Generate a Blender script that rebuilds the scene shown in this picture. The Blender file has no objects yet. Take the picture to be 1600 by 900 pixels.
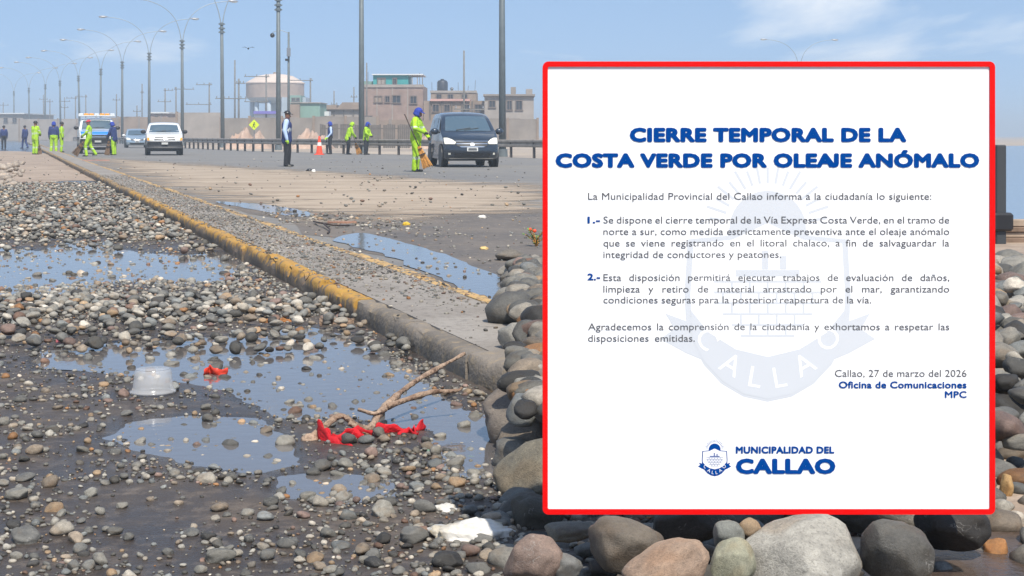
import bpy, bmesh, math, random
import numpy as np
from mathutils import Vector, Matrix, noise

random.seed(7)
rng = np.random.default_rng(11)
S = bpy.context.scene
COL = S.collection

# ------------------------------------------------------------------ camera
HAZE = 0.0016
F = 2400.0          # focal length in photo pixels (photo is 1600 wide)
H = 0.95            # eye height
HOR = 212.0         # photo row of the horizon
cam = bpy.data.cameras.new('camera')
cam.sensor_width = 36.0
cam.lens = F / 1600.0 * 36.0
cam.shift_y = -(450.0 - HOR) / 1600.0
cam.clip_start = 0.05
cam.clip_end = 9000
camo = bpy.data.objects.new('camera', cam)
camo.location = (0, 0, H)
camo.rotation_euler = (math.radians(90), 0, 0)
COL.objects.link(camo)
S.camera = camo

# ------------------------------------------------------------------ sun and sky
SUN_EL, SUN_AZ = math.radians(55), math.radians(162)   # azimuth clockwise from +Y
sdir = Vector((math.sin(SUN_AZ) * math.cos(SUN_EL), math.cos(SUN_AZ) * math.cos(SUN_EL), math.sin(SUN_EL)))
sun = bpy.data.lights.new('sun', 'SUN')
sun.energy = 4.8
sun.angle = math.radians(0.6)
sun.color = (1.0, 0.935, 0.83)
suno = bpy.data.objects.new('sun', sun)
suno.rotation_euler = (-sdir).to_track_quat('-Z', 'Y').to_euler()
suno.location = (10, -10, 30)
COL.objects.link(suno)

W = bpy.data.worlds.new('World')
S.world = W
W.use_nodes = True
nt = W.node_tree
for n in list(nt.nodes):
    nt.nodes.remove(n)
wn, wl = nt.nodes.new, nt.links.new
out = wn('ShaderNodeOutputWorld')
bg = wn('ShaderNodeBackground')
bg.inputs['Strength'].default_value = 0.15
sky = wn('ShaderNodeTexSky')
sky.sky_type = 'NISHITA'
sky.sun_disc = False
sky.sun_elevation = SUN_EL
sky.sun_rotation = SUN_AZ
sky.air_density = 1.25
sky.dust_density = 0.3
sky.ozone_density = 1.6
tc = wn('ShaderNodeTexCoord')
mp = wn('ShaderNodeMapping')
mp.inputs['Location'].default_value = (0, 0, 0.26)
wl(tc.outputs['Generated'], mp.inputs['Vector'])
nrm = wn('ShaderNodeVectorMath'); nrm.operation = 'NORMALIZE'
wl(mp.outputs[0], nrm.inputs[0])
wl(nrm.outputs[0], sky.inputs['Vector'])
# thin drifting clouds over the whole sky
mc = wn('ShaderNodeMapping')
mc.inputs['Location'].default_value = (1.3235823423231245, -3.8707656842483065, -2.619236537128624)
mc.inputs['Rotation'].default_value = (0, math.radians(7), 0)
mc.inputs['Scale'].default_value = (1.0, 1.0, 4.2)
wl(tc.outputs['Generated'], mc.inputs['Vector'])
cn = wn('ShaderNodeTexNoise')
cn.inputs['Scale'].default_value = 2.6
cn.inputs['Detail'].default_value = 7
cn.inputs['Roughness'].default_value = 0.55
cn.inputs['Distortion'].default_value = 0.5
wl(mc.outputs[0], cn.inputs['Vector'])
cr = wn('ShaderNodeValToRGB')
cr.color_ramp.elements[0].position = 0.535
cr.color_ramp.elements[1].position = 0.68
wl(cn.outputs['Fac'], cr.inputs['Fac'])
mx = wn('ShaderNodeMix'); mx.data_type = 'RGBA'
wl(cr.outputs['Color'], mx.inputs['Factor'])
wl(sky.outputs['Color'], mx.inputs['A'])
mx.inputs['B'].default_value = (6.0, 6.15, 6.3, 1)
wl(mx.outputs['Result'], bg.inputs['Color'])
wl(bg.outputs[0], out.inputs['Surface'])

S.view_settings.view_transform = 'Standard'
S.view_settings.look = 'None'
S.view_settings.exposure = 0.3
S.view_settings.gamma = 1.0
S.view_settings.use_curve_mapping = False
S.render.engine = 'CYCLES'
S.cycles.use_denoising = True
S.cycles.max_bounces = 6
S.cycles.caustics_reflective = False
S.cycles.caustics_refractive = False

# ------------------------------------------------------------------ helpers
def lin(r, g, b):
    f = lambda c: (c / 255 / 12.92) if c / 255 <= 0.04045 else ((c / 255 + 0.055) / 1.055) ** 2.4
    return (f(r), f(g), f(b))

def gp(px, py, z=0.0):
    """point at height z seen at photo pixel px,py"""
    Y = F * (H - z) / (py - HOR)
    return Vector(((px - 800) / F * Y, Y, z))

def at(px, py, Y):
    return Vector(((px - 800) / F * Y, Y, H - (py - HOR) / F * Y))

MATS = {}
def mat(name, col, rough=0.7, metal=0.0, var=0.0, scale=8.0, bump=0.0, bscale=40.0, col2=None, spec=0.5, emit=None, ior=None,
        coat=0.0, alpha=1.0, trans=0.0, lo=0.35, hi=0.65):
    if name in MATS:
        return MATS[name]
    m = bpy.data.materials.new(name)
    m.use_nodes = True
    t = m.node_tree
    b = t.nodes['Principled BSDF']
    b.inputs['Roughness'].default_value = rough
    b.inputs['Metallic'].default_value = metal
    b.inputs['Specular IOR Level'].default_value = spec
    if ior: b.inputs['IOR'].default_value = ior
    b.inputs['Coat Weight'].default_value = coat
    b.inputs['Alpha'].default_value = alpha
    b.inputs['Transmission Weight'].default_value = trans
    b.inputs['Base Color'].default_value = (*col, 1)
    if var or col2:
        tcn = t.nodes.new('ShaderNodeTexCoord')
        nn = t.nodes.new('ShaderNodeTexNoise')
        nn.inputs['Scale'].default_value = scale
        nn.inputs['Detail'].default_value = 6
        nn.inputs['Roughness'].default_value = 0.62
        t.links.new(tcn.outputs['Object'], nn.inputs['Vector'])
        r = t.nodes.new('ShaderNodeValToRGB')
        r.color_ramp.elements[0].position = lo
        r.color_ramp.elements[1].position = hi
        c2 = col2 if col2 else tuple(c * (1 + var) for c in col)
        c1 = col if col2 else tuple(c * (1 - var) for c in col)
        r.color_ramp.elements[0].color = (*c1, 1)
        r.color_ramp.elements[1].color = (*c2, 1)
        t.links.new(nn.outputs['Fac'], r.inputs['Fac'])
        t.links.new(r.outputs['Color'], b.inputs['Base Color'])
    if bump:
        tcn2 = t.nodes.new('ShaderNodeTexCoord')
        n2 = t.nodes.new('ShaderNodeTexNoise')
        n2.inputs['Scale'].default_value = bscale
        n2.inputs['Detail'].default_value = 5
        t.links.new(tcn2.outputs['Object'], n2.inputs['Vector'])
        bp = t.nodes.new('ShaderNodeBump')
        bp.inputs['Strength'].default_value = bump
        bp.inputs['Distance'].default_value = 0.02
        t.links.new(n2.outputs['Fac'], bp.inputs['Height'])
        t.links.new(bp.outputs[0], b.inputs['Normal'])
    MATS[name] = m
    return m

def link(o, parent=None):
    COL.objects.link(o)
    if parent is not None:
        o.parent = parent
    return o

def tag(o, label=None, cat=None, group=None, kind=None):
    if label: o['label'] = label
    if cat: o['category'] = cat
    if group: o['group'] = group
    if kind: o['kind'] = kind
    return o

def empty(name, loc=(0, 0, 0), rz=0.0, label=None, cat=None, group=None):
    o = bpy.data.objects.new(name, None)
    o.empty_display_size = 0.1
    o.location = loc
    o.rotation_euler = (0, 0, rz)
    link(o)
    return tag(o, label, cat, group)

class MB:
    def __init__(s):
        s.v, s.f, s.m = [], [], []
    def add(s, vf, mi=0):
        v, f = vf
        n = len(s.v)
        s.v += [tuple(p) for p in v]
        s.f += [tuple(i + n for i in q) for q in f]
        s.m += [mi] * len(f)
        return s
    def build(s, name, mats, parent=None, smooth=False, sharp=None, loc=None):
        me = bpy.data.meshes.new(name)
        me.from_pydata(s.v, [], s.f)
        if not isinstance(mats, (list, tuple)):
            mats = [mats]
        for m in mats:
            me.materials.append(m)
        if len(mats) > 1:
            me.polygons.foreach_set('material_index', s.m)
        if smooth or sharp:
            me.polygons.foreach_set('use_smooth', [True] * len(me.polygons))
            if sharp:
                me.set_sharp_from_angle(angle=math.radians(sharp))
        me.update()
        o = bpy.data.objects.new(name, me)
        if loc is not None: o.location = loc
        return link(o, parent)

def box(c, s, rz=0.0, rx=0.0, ry=0.0):
    M = Matrix.Translation(Vector(c)) @ Matrix.Rotation(rz, 4, 'Z') @ Matrix.Rotation(ry, 4, 'Y') @ Matrix.Rotation(rx, 4, 'X')
    v = [M @ Vector((x * s[0] / 2, y * s[1] / 2, z * s[2] / 2)) for x in (-1, 1) for y in (-1, 1) for z in (-1, 1)]
    return v, [(0, 1, 3, 2), (4, 6, 7, 5), (0, 4, 5, 1), (2, 3, 7, 6), (0, 2, 6, 4), (1, 5, 7, 3)]

def bbox_(c, s, b=0.01, rz=0.0):
    """box with chamfered edges"""
    bm = bmesh.new()
    bmesh.ops.create_cube(bm, size=1)
    for v in bm.verts:
        v.co = Vector((v.co.x * s[0], v.co.y * s[1], v.co.z * s[2]))
    bmesh.ops.bevel(bm, geom=bm.edges[:], offset=b, segments=1, affect='EDGES')
    M = Matrix.Translation(Vector(c)) @ Matrix.Rotation(rz, 4, 'Z')
    bm.verts.index_update()
    v = [M @ q.co for q in bm.verts]
    f = [tuple(q.index for q in p.verts) for p in bm.faces]
    bm.free()
    return v, f

def tube(pts, rad, n=8, caps=True):
    pts = [Vector(p) for p in pts]
    if not isinstance(rad, (list, tuple)): rad = [rad] * len(pts)
    v, f = [], []
    up = Vector((0, 0, 1))
    prev = None
    for i, p in enumerate(pts):
        d = (pts[min(i + 1, len(pts) - 1)] - pts[max(i - 1, 0)]).normalized()
        if prev is None:
            a = d.cross(up)
            if a.length < 1e-3: a = d.cross(Vector((1, 0, 0)))
        else:
            a = prev - d * prev.dot(d)
            if a.length < 1e-4: a = d.cross(up)
        a.normalize()
        b = d.cross(a)
        prev = a
        for k in range(n):
            t = 2 * math.pi * k / n
            v.append(p + (a * math.cos(t) + b * math.sin(t)) * rad[i])
    for i in range(len(pts) - 1):
        for k in range(n):
            f.append((i * n + k, i * n + (k + 1) % n, (i + 1) * n + (k + 1) % n, (i + 1) * n + k))
    if caps:
        f.append(tuple(range(n))[::-1])
        f.append(tuple((len(pts) - 1) * n + k for k in range(n)))
    return v, f

def lathe(prof, n=24, axis='Z', c=(0, 0, 0), cap=True):
    v, f = [], []
    for r, h in prof:
        for k in range(n):
            t = 2 * math.pi * k / n
            p = (r * math.cos(t), r * math.sin(t), h)
            if axis == 'X': p = (p[2], p[0], p[1])
            if axis == 'Y': p = (p[0], p[2], p[1])
            v.append(Vector(p) + Vector(c))
    for i in range(len(prof) - 1):
        for k in range(n):
            f.append((i * n + k, i * n + (k + 1) % n, (i + 1) * n + (k + 1) % n, (i + 1) * n + k))
    if cap:
        f.append(tuple(range(n))[::-1])
        f.append(tuple((len(prof) - 1) * n + k for k in range(n)))
    return v, f

def sphere(c, r, n=12, m=8):
    r = r if isinstance(r, (tuple, list)) else (r, r, r)
    v, f = [], []
    for i in range(m + 1):
        a = math.pi * i / m
        for k in range(n):
            t = 2 * math.pi * k / n
            v.append(Vector(c) + Vector((r[0] * math.sin(a) * math.cos(t), r[1] * math.sin(a) * math.sin(t), r[2] * math.cos(a))))
    for i in range(m):
        for k in range(n):
            f.append((i * n + k, (i + 1) * n + k, (i + 1) * n + (k + 1) % n, i * n + (k + 1) % n))
    return v, f

def prism(outline, z0, z1, flip=False):
    """outline in x,y -> extruded along z"""
    n = len(outline)
    v = [(x, y, z0) for x, y in outline] + [(x, y, z1) for x, y in outline]
    f = [tuple(range(n))[::-1], tuple(range(n, 2 * n))]
    f += [(i, (i + 1) % n, n + (i + 1) % n, n + i) for i in range(n)]
    return v, f

def spline(pts, n=10, closed=False):
    P = [Vector(p) for p in pts]
    N = len(P)
    o = []
    rng_ = range(N if closed else N - 1)
    for i in rng_:
        if closed:
            a, b, c, d = P[(i - 1) % N], P[i], P[(i + 1) % N], P[(i + 2) % N]
        else:
            a, b, c, d = P[max(i - 1, 0)], P[i], P[i + 1], P[min(i + 2, N - 1)]
        for k in range(n):
            t = k / n
            o.append(0.5 * ((2 * b) + (c - a) * t + (2 * a - 5 * b + 4 * c - d) * t * t + (3 * b - a - 3 * c + d) * t ** 3))
    if not closed: o.append(P[-1])
    return o

def sheet(name, pts, z, m, kind='structure', nz=0.0, ns=3.0, sub=8, parent=None):
    """flat irregular sheet from ground points (x,y)"""
    if nz:
        pp = spline([(p[0], p[1], 0) for p in pts], sub, True)
        q = []
        for p in pp:
            k = nz * min(1.0, p.y / 8.0)
            q.append((p.x + k * noise.noise(Vector((p.x * ns, p.y * ns, 1.3))) + 0.5 * k * noise.noise(Vector((p.x * ns * 3, p.y * ns * 3, 4.3))),
                      p.y + 1.6 * k * noise.noise(Vector((p.x * ns, p.y * ns, 7.7))) + 0.8 * k * noise.noise(Vector((p.x * ns * 3, p.y * ns * 3, 9.1)))))
    else:
        q = [(p[0], p[1]) for p in pts]
    bm = bmesh.new()
    vs = [bm.verts.new((x, y, z)) for x, y in q]
    es = [bm.edges.new((vs[i], vs[(i + 1) % len(vs)])) for i in range(len(vs))]
    bmesh.ops.triangle_fill(bm, use_beauty=True, use_dissolve=False, edges=es, normal=(0, 0, 1))
    for f_ in bm.faces:
        if f_.normal.z < 0: f_.normal_flip()
    me = bpy.data.meshes.new(name)
    bm.to_mesh(me); bm.free()
    me.materials.append(m)
    o = bpy.data.objects.new(name, me)
    link(o, parent)
    if kind: o['kind'] = kind
    return o

# ------------------------------------------------------------------ materials
def ground_mat(name, c1, c2, c3, s1, s2, rough=(0.5, 0.9), bump=0.4, bs=60, stretch=None, wet=None):
    m = bpy.data.materials.new(name); m.use_nodes = True
    t = m.node_tree; b = t.nodes['Principled BSDF']; L = t.links.new; N = t.nodes.new
    tcn = N('ShaderNodeTexCoord')
    n1 = N('ShaderNodeTexNoise'); n1.inputs['Scale'].default_value = s1; n1.inputs['Detail'].default_value = 6; n1.inputs['Roughness'].default_value = .6
    n2 = N('ShaderNodeTexNoise'); n2.inputs['Scale'].default_value = s2; n2.inputs['Detail'].default_value = 8; n2.inputs['Roughness'].default_value = .7
    src = tcn.outputs['Object']
    if stretch:
        ms = N('ShaderNodeMapping'); ms.inputs['Scale'].default_value = stretch; ms.inputs['Rotation'].default_value = (0, 0, -.12)
        L(src, ms.inputs['Vector']); src = ms.outputs[0]
    L(src, n1.inputs['Vector']); L(src, n2.inputs['Vector'])
    r1 = N('ShaderNodeValToRGB'); r1.color_ramp.elements[0].position = .38; r1.color_ramp.elements[1].position = .62
    r1.color_ramp.elements[0].color = (*c1, 1); r1.color_ramp.elements[1].color = (*c2, 1)
    L(n1.outputs['Fac'], r1.inputs['Fac'])
    r2 = N('ShaderNodeValToRGB'); r2.color_ramp.elements[0].position = .5; r2.color_ramp.elements[1].position = .72
    L(n2.outputs['Fac'], r2.inputs['Fac'])
    x = N('ShaderNodeMix'); x.data_type = 'RGBA'
    L(r2.outputs['Color'], x.inputs['Factor']); L(r1.outputs['Color'], x.inputs['A']); x.inputs['B'].default_value = (*c3, 1)
    L(x.outputs['Result'], b.inputs['Base Color'])
    mr = N('ShaderNodeMapRange'); mr.inputs['From Min'].default_value = .35; mr.inputs['From Max'].default_value = .65
    mr.inputs['To Min'].default_value = rough[0]; mr.inputs['To Max'].default_value = rough[1]
    L(n1.outputs['Fac'], mr.inputs['Value']); L(mr.outputs[0], b.inputs['Roughness'])
    if wet:      # soaked rim around standing water: darker and glossier the nearer to the water level
        g = N('ShaderNodeNewGeometry'); sp = N('ShaderNodeSeparateXYZ'); L(g.outputs['Position'], sp.inputs[0])
        wr_ = N('ShaderNodeMapRange'); wr_.inputs['From Min'].default_value = wet[0]; wr_.inputs['From Max'].default_value = wet[1]
        L(sp.outputs['Z'], wr_.inputs['Value'])
        xm = N('ShaderNodeMix'); xm.data_type = 'RGBA'; L(wr_.outputs[0], xm.inputs['Factor'])
        hm = N('ShaderNodeVectorMath'); hm.operation = 'SCALE'; hm.inputs['Scale'].default_value = .55; L(x.outputs['Result'], hm.inputs[0])
        L(hm.outputs[0], xm.inputs['A']); L(x.outputs['Result'], xm.inputs['B']); L(xm.outputs['Result'], b.inputs['Base Color'])
        rm_ = N('ShaderNodeMix'); L(wr_.outputs[0], rm_.inputs['Factor']); rm_.inputs['A'].default_value = .14; L(mr.outputs[0], rm_.inputs['B'])
        L(rm_.outputs['Result'], b.inputs['Roughness'])
    n3 = N('ShaderNodeTexNoise'); n3.inputs['Scale'].default_value = bs; n3.inputs['Detail'].default_value = 6
    L(tcn.outputs['Object'], n3.inputs['Vector'])
    bp = N('ShaderNodeBump'); bp.inputs['Strength'].default_value = bump; bp.inputs['Distance'].default_value = .015
    L(n3.outputs['Fac'], bp.inputs['Height']); L(bp.outputs[0], b.inputs['Normal'])
    MATS[name] = m
    return m

M_ground = ground_mat('sandy_ground', lin(150, 135, 118), lin(172, 158, 140), lin(125, 112, 98), .08, 1.2)
M_wet = ground_mat('wet_asphalt', lin(62, 54, 48), lin(84, 75, 67), lin(112, 100, 88), 1.3, 16, (.42, .85), .6, 130, wet=(.0125, .021))
M_asph = ground_mat('dry_asphalt', lin(104, 102, 100), lin(122, 119, 114), lin(138, 131, 121), .35, 4, (.7, .95), .3, 60, stretch=(.3, 1.2, 1))
M_dark = ground_mat('damp_asphalt', lin(88, 82, 76), lin(108, 100, 92), lin(122, 113, 102), .8, 9, (.6, .9), .4, 120)
M_mud = ground_mat('dried_mud', lin(170, 154, 134), lin(146, 130, 112), lin(122, 110, 95), .7, 2.4, (.8, .95), .5, 25, stretch=(.35, 1.5, 1))
M_sand = ground_mat('dirty_sand', lin(158, 140, 122), lin(132, 116, 102), lin(172, 156, 138), .6, 7, (.8, .95), .6, 30)
M_conc = ground_mat('gritty_concrete', lin(146, 139, 130), lin(128, 121, 113), lin(104, 97, 90), 1.3, 22, (.75, .95), .45, 70)
M_wetsand = ground_mat('wet_sand', lin(72, 60, 52), lin(88, 74, 64), lin(60, 50, 44), 3, 25, (.12, .4), .35, 60)

def water_mat(name, col, ior, rough, bump, bs):
    m = mat(name, col, rough, ior=ior, bump=bump, bscale=bs)
    return m
M_water = water_mat('puddle_water', lin(96, 92, 90), 2.25, 0.045, 0.05, 14)
M_added_sea = water_mat('added_sea_water', lin(92, 112, 132), 1.5, 0.16, 0.5, .9)

# yellow kerb paint with worn patches
def paint_mat(name='worn_yellow_paint', y=(184, 140, 62), lim=.465):
    m = bpy.data.materials.new(name); m.use_nodes = True
    t = m.node_tree; b = t.nodes['Principled BSDF']; L = t.links.new; N = t.nodes.new
    b.inputs['Roughness'].default_value = .75
    g = N('ShaderNodeNewGeometry')
    mp_ = N('ShaderNodeMapping'); mp_.inputs['Scale'].default_value = (9, 9, 3)
    L(g.outputs['Position'], mp_.inputs['Vector'])
    n1 = N('ShaderNodeTexNoise'); n1.inputs['Scale'].default_value = 1.6; n1.inputs['Detail'].default_value = 8; n1.inputs['Roughness'].default_value = .7
    L(mp_.outputs[0], n1.inputs['Vector'])
    sp = N('ShaderNodeSeparateXYZ'); L(g.outputs['Position'], sp.inputs[0])
    zr = N('ShaderNodeMapRange'); zr.inputs['From Min'].default_value = .035; zr.inputs['From Max'].default_value = .115
    zr.inputs['To Min'].default_value = -.16; zr.inputs['To Max'].default_value = .07
    L(sp.outputs['Z'], zr.inputs['Value'])
    ad = N('ShaderNodeMath'); ad.operation = 'ADD'; L(n1.outputs['Fac'], ad.inputs[0]); L(zr.outputs[0], ad.inputs[1])
    r = N('ShaderNodeValToRGB'); r.color_ramp.elements[0].position = lim; r.color_ramp.elements[1].position = lim + .09
    r.color_ramp.elements[0].color = (*lin(112, 98, 82), 1); r.color_ramp.elements[1].color = (*lin(*y), 1)
    L(ad.outputs[0], r.inputs['Fac'])
    n2 = N('ShaderNodeTexNoise'); n2.inputs['Scale'].default_value = 40; L(g.outputs['Position'], n2.inputs['Vector'])
    x = N('ShaderNodeMix'); x.data_type = 'RGBA'; x.blend_type = 'MULTIPLY'; x.inputs['Factor'].default_value = .6
    L(r.outputs['Color'], x.inputs['A']); L(n2.outputs['Color'], x.inputs['B'])
    mm = N('ShaderNodeMix'); mm.data_type = 'RGBA'; mm.inputs['Factor'].default_value = .55
    L(x.outputs['Result'], mm.inputs['A']); L(r.outputs['Color'], mm.inputs['B'])
    L(mm.outputs['Result'], b.inputs['Base Color'])
    bp = N('ShaderNodeBump'); bp.inputs['Strength'].default_value = .5; bp.inputs['Distance'].default_value = .01
    L(n2.outputs['Fac'], bp.inputs['Height']); L(bp.outputs[0], b.inputs['Normal'])
    return m
M_yellow = paint_mat()
M_yellow2 = paint_mat('faded_yellow_paint', (196, 160, 104), .50)
M_yellow3 = paint_mat('dusty_yellow_paint', (172, 140, 88), .52)
M_kerbgrey = ground_mat('kerb_concrete', lin(126, 117, 106), lin(104, 97, 88), lin(150, 132, 104), 2.5, 18, (.75, .95), .5, 60)

def pebble_mat(name, src):
    m = bpy.data.materials.new(name); m.use_nodes = True
    t = m.node_tree; b = t.nodes['Principled BSDF']; L = t.links.new; N = t.nodes.new
    if src == 'object':
        a = N('ShaderNodeObjectInfo'); co = a.outputs['Color']
        tcn = N('ShaderNodeTexCoord'); vec = tcn.outputs['Object']
        oi = a.outputs['Random']
    else:
        a = N('ShaderNodeAttribute'); a.attribute_name = 'Col'; co = a.outputs['Color']
        g = N('ShaderNodeNewGeometry'); vec = g.outputs['Position']
        oi = None
    ob_ = src == 'object'
    def tex(sc_, det, ro, dist=0.0):
        q = N('ShaderNodeTexNoise'); q.inputs['Scale'].default_value = sc_; q.inputs['Detail'].default_value = det; q.inputs['Roughness'].default_value = ro
        q.inputs['Distortion'].default_value = dist
        if ob_: q.noise_dimensions = '4D'; wv = N('ShaderNodeMath'); wv.operation = 'MULTIPLY'; wv.inputs[1].default_value = 60; L(oi, wv.inputs[0]); L(wv.outputs[0], q.inputs['W'])
        L(vec, q.inputs['Vector']); return q
    def rng_(q, a, b, lo, hi):
        r = N('ShaderNodeMapRange'); r.inputs['From Min'].default_value = a; r.inputs['From Max'].default_value = b; r.inputs['To Min'].default_value = lo; r.inputs['To Max'].default_value = hi
        L(q, r.inputs['Value']); return r.outputs[0]
    def mul(a, b):
        m_ = N('ShaderNodeMath'); m_.operation = 'MULTIPLY'; L(a, m_.inputs[0]); L(b, m_.inputs[1]); return m_.outputs[0]
    n1 = tex(1.7 if ob_ else 26, 7, .7, .6)        # broad mottling
    n2 = tex(9 if ob_ else 150, 6, .75)            # grain
    n3 = tex(26 if ob_ else 420, 3, .6)            # pits and grit
    fac = mul(mul(rng_(n1.outputs['Fac'], .3, .7, .62, 1.28), rng_(n2.outputs['Fac'], .3, .7, .72, 1.25)), rng_(n3.outputs['Fac'], .3, .48, .62, 1.06))
    v = N('ShaderNodeVectorMath'); v.operation = 'SCALE'; L(co, v.inputs[0]); L(fac, v.inputs['Scale'])
    # pale mineral veins and a warm stain here and there
    n4 = tex(1.3 if ob_ else 18, 3, .5, 1.6)
    vein = rng_(n4.outputs['Fac'], .495, .505, 0, 1); vein2 = rng_(n4.outputs['Fac'], .505, .52, 1, 0)
    n5 = tex(.8 if ob_ else 7, 2, .5)
    vm = mul(mul(vein, vein2), rng_(n5.outputs['Fac'], .58, .64, 0, .35))
    mx_ = N('ShaderNodeMix'); mx_.data_type = 'RGBA'; L(vm, mx_.inputs['Factor']); L(v.outputs[0], mx_.inputs['A']); mx_.inputs['B'].default_value = (.42, .41, .38, 1)
    st = rng_(n5.outputs['Fac'], .36, .46, .35, 0)
    mx2 = N('ShaderNodeMix'); mx2.data_type = 'RGBA'; mx2.blend_type = 'MULTIPLY'; L(st, mx2.inputs['Factor']); L(mx_.outputs['Result'], mx2.inputs['A']); mx2.inputs['B'].default_value = (.85, .62, .42, 1)
    L(mx2.outputs['Result'], b.inputs['Base Color'])
    L(rng_(n1.outputs['Fac'], .35, .65, .42, .8), b.inputs['Roughness'])
    b.inputs['Specular IOR Level'].default_value = .4
    bp = N('ShaderNodeBump'); bp.inputs['Strength'].default_value = .32; bp.inputs['Distance'].default_value = .035 if ob_ else .004
    ad = N('ShaderNodeMath'); ad.operation = 'ADD'; L(n2.outputs['Fac'], ad.inputs[0]); L(n3.outputs['Fac'], ad.inputs[1])
    L(ad.outputs[0], bp.inputs['Height']); L(bp.outputs[0], b.inputs['Normal'])
    return m
M_peb_o = pebble_mat('pebble_stone', 'object')
M_peb_s = pebble_mat('pebble_stone_mass', 'attr')

# ------------------------------------------------------------------ the ground and roads
def kx(Y):      # median left edge X at depth Y
    return 1.727 - 0.325 * Y
DV = Vector((-0.309, 0.951, 0))      # along the road, away
NV = Vector((0.951, 0.309, 0))       # across, to the right
def road_pt(s, w):                   # s along from Y=0 kerb line, w to the right
    p = Vector((1.727, 0, 0)) + DV * s + NV * w
    return p

def bigsheet():
    pts = [(-2500, -60), (2500, -60), (2500, 3200), (-2500, 3200)]
    return sheet('ground', pts, 0.0, M_ground)
bigsheet()
near = [road_pt(s, w) for s, w in ((-8, -9), (-8, .02), (700, .02), (700, -9))]
sheet('near_lane_road', near, 0.004, M_wet)
far = [gp(1100, 470)[:2], gp(700, 430)[:2]] + [road_pt(s, .55)[:2] for s in (6, 700)] + [road_pt(700, 22)[:2], gp(270, 231.5)[:2], gp(400, 236)[:2], gp(640, 242)[:2], gp(800, 246)[:2], gp(1000, 252)[:2]]
far = [(1.4, 5.0)] + [road_pt(s, .5)[:2] for s in (6, 700)] + [road_pt(700, 26)[:2], gp(200, 224)[:2], gp(270, 230)[:2], gp(400, 236)[:2], gp(640, 242)[:2], gp(800, 246)[:2], gp(905, 250)[:2], (1.6, 20), (1.0, 11)]
sheet('far_lane_road', far, 0.004, M_asph)
# dried mud washed across the far carriageway
mudp = [(150, 246), (215, 251), (300, 257), (400, 263), (480, 268), (600, 275), (720, 284), (850, 292), (880, 305), (850, 322), (760, 330), (640, 338), (520, 336), (430, 326), (350, 312), (285, 298), (228, 276), (180, 261)]
def poly_sd(P_, poly):
    n_ = len(poly); d2 = np.full(len(P_), 1e9); ins_ = np.zeros(len(P_), bool)
    for i in range(n_):
        a = np.array(poly[i]); b = np.array(poly[(i + 1) % n_]); e_ = b - a
        t_ = np.clip(((P_ - a) @ e_) / max(1e-12, e_ @ e_), 0, 1)
        q = P_ - (a + t_[:, None] * e_)
        d2 = np.minimum(d2, (q * q).sum(1))
        c_ = ((a[1] > P_[:, 1]) != (b[1] > P_[:, 1]))
        with np.errstate(divide='ignore', invalid='ignore'):
            xx = (b[0] - a[0]) * (P_[:, 1] - a[1]) / (b[1] - a[1]) + a[0]
        ins_ ^= c_ & (P_[:, 0] < xx)
    return np.where(ins_, 1, -1) * np.sqrt(d2)
def film(name, poly, z, m, reach=2.2, stretch=.35, step=.22):
    """thin layer of dried silt over the asphalt: coverage thins out towards its rim"""
    poly = [tuple(p) for p in poly]
    xs = [p[0] for p in poly]; ys = [p[1] for p in poly]
    gx, gy = np.meshgrid(np.arange(min(xs) - reach, max(xs) + reach, step), np.arange(min(ys) - reach * 2, max(ys) + reach * 2, step * 2), indexing='ij')
    P_ = np.stack([gx.ravel(), gy.ravel()], 1)
    sc_ = np.array([1.0, .5])
    sd_ = poly_sd(P_ * sc_, [(a * 1.0, b * .5) for a, b in poly])
    w_ = np.array([(Vector((a - 1.727, b, 0))).dot(NV) for a, b in P_])
    cov = np.clip(.5 + sd_ / reach, 0, 1)
    keep = (cov > .01) & (w_ > MWID + .02)
    nx, ny = gx.shape
    idx = np.arange(nx * ny).reshape(nx, ny)
    fq = np.stack([idx[:-1, :-1], idx[1:, :-1], idx[1:, 1:], idx[:-1, 1:]], -1).reshape(-1, 4)
    fq = fq[keep[fq].all(1)]
    used = np.unique(fq); re_ = np.full(nx * ny, -1); re_[used] = np.arange(len(used))
    me = bpy.data.meshes.new(name)
    me.from_pydata(np.column_stack([P_[used], np.full(len(used), z)]).tolist(), [], re_[fq].tolist())
    at_ = me.attributes.new('cover', 'FLOAT', 'POINT'); at_.data.foreach_set('value', cov[used].astype(np.float32))
    me.materials.append(m)
    o = bpy.data.objects.new(name, me); link(o); o['kind'] = 'structure'
    return o
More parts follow.
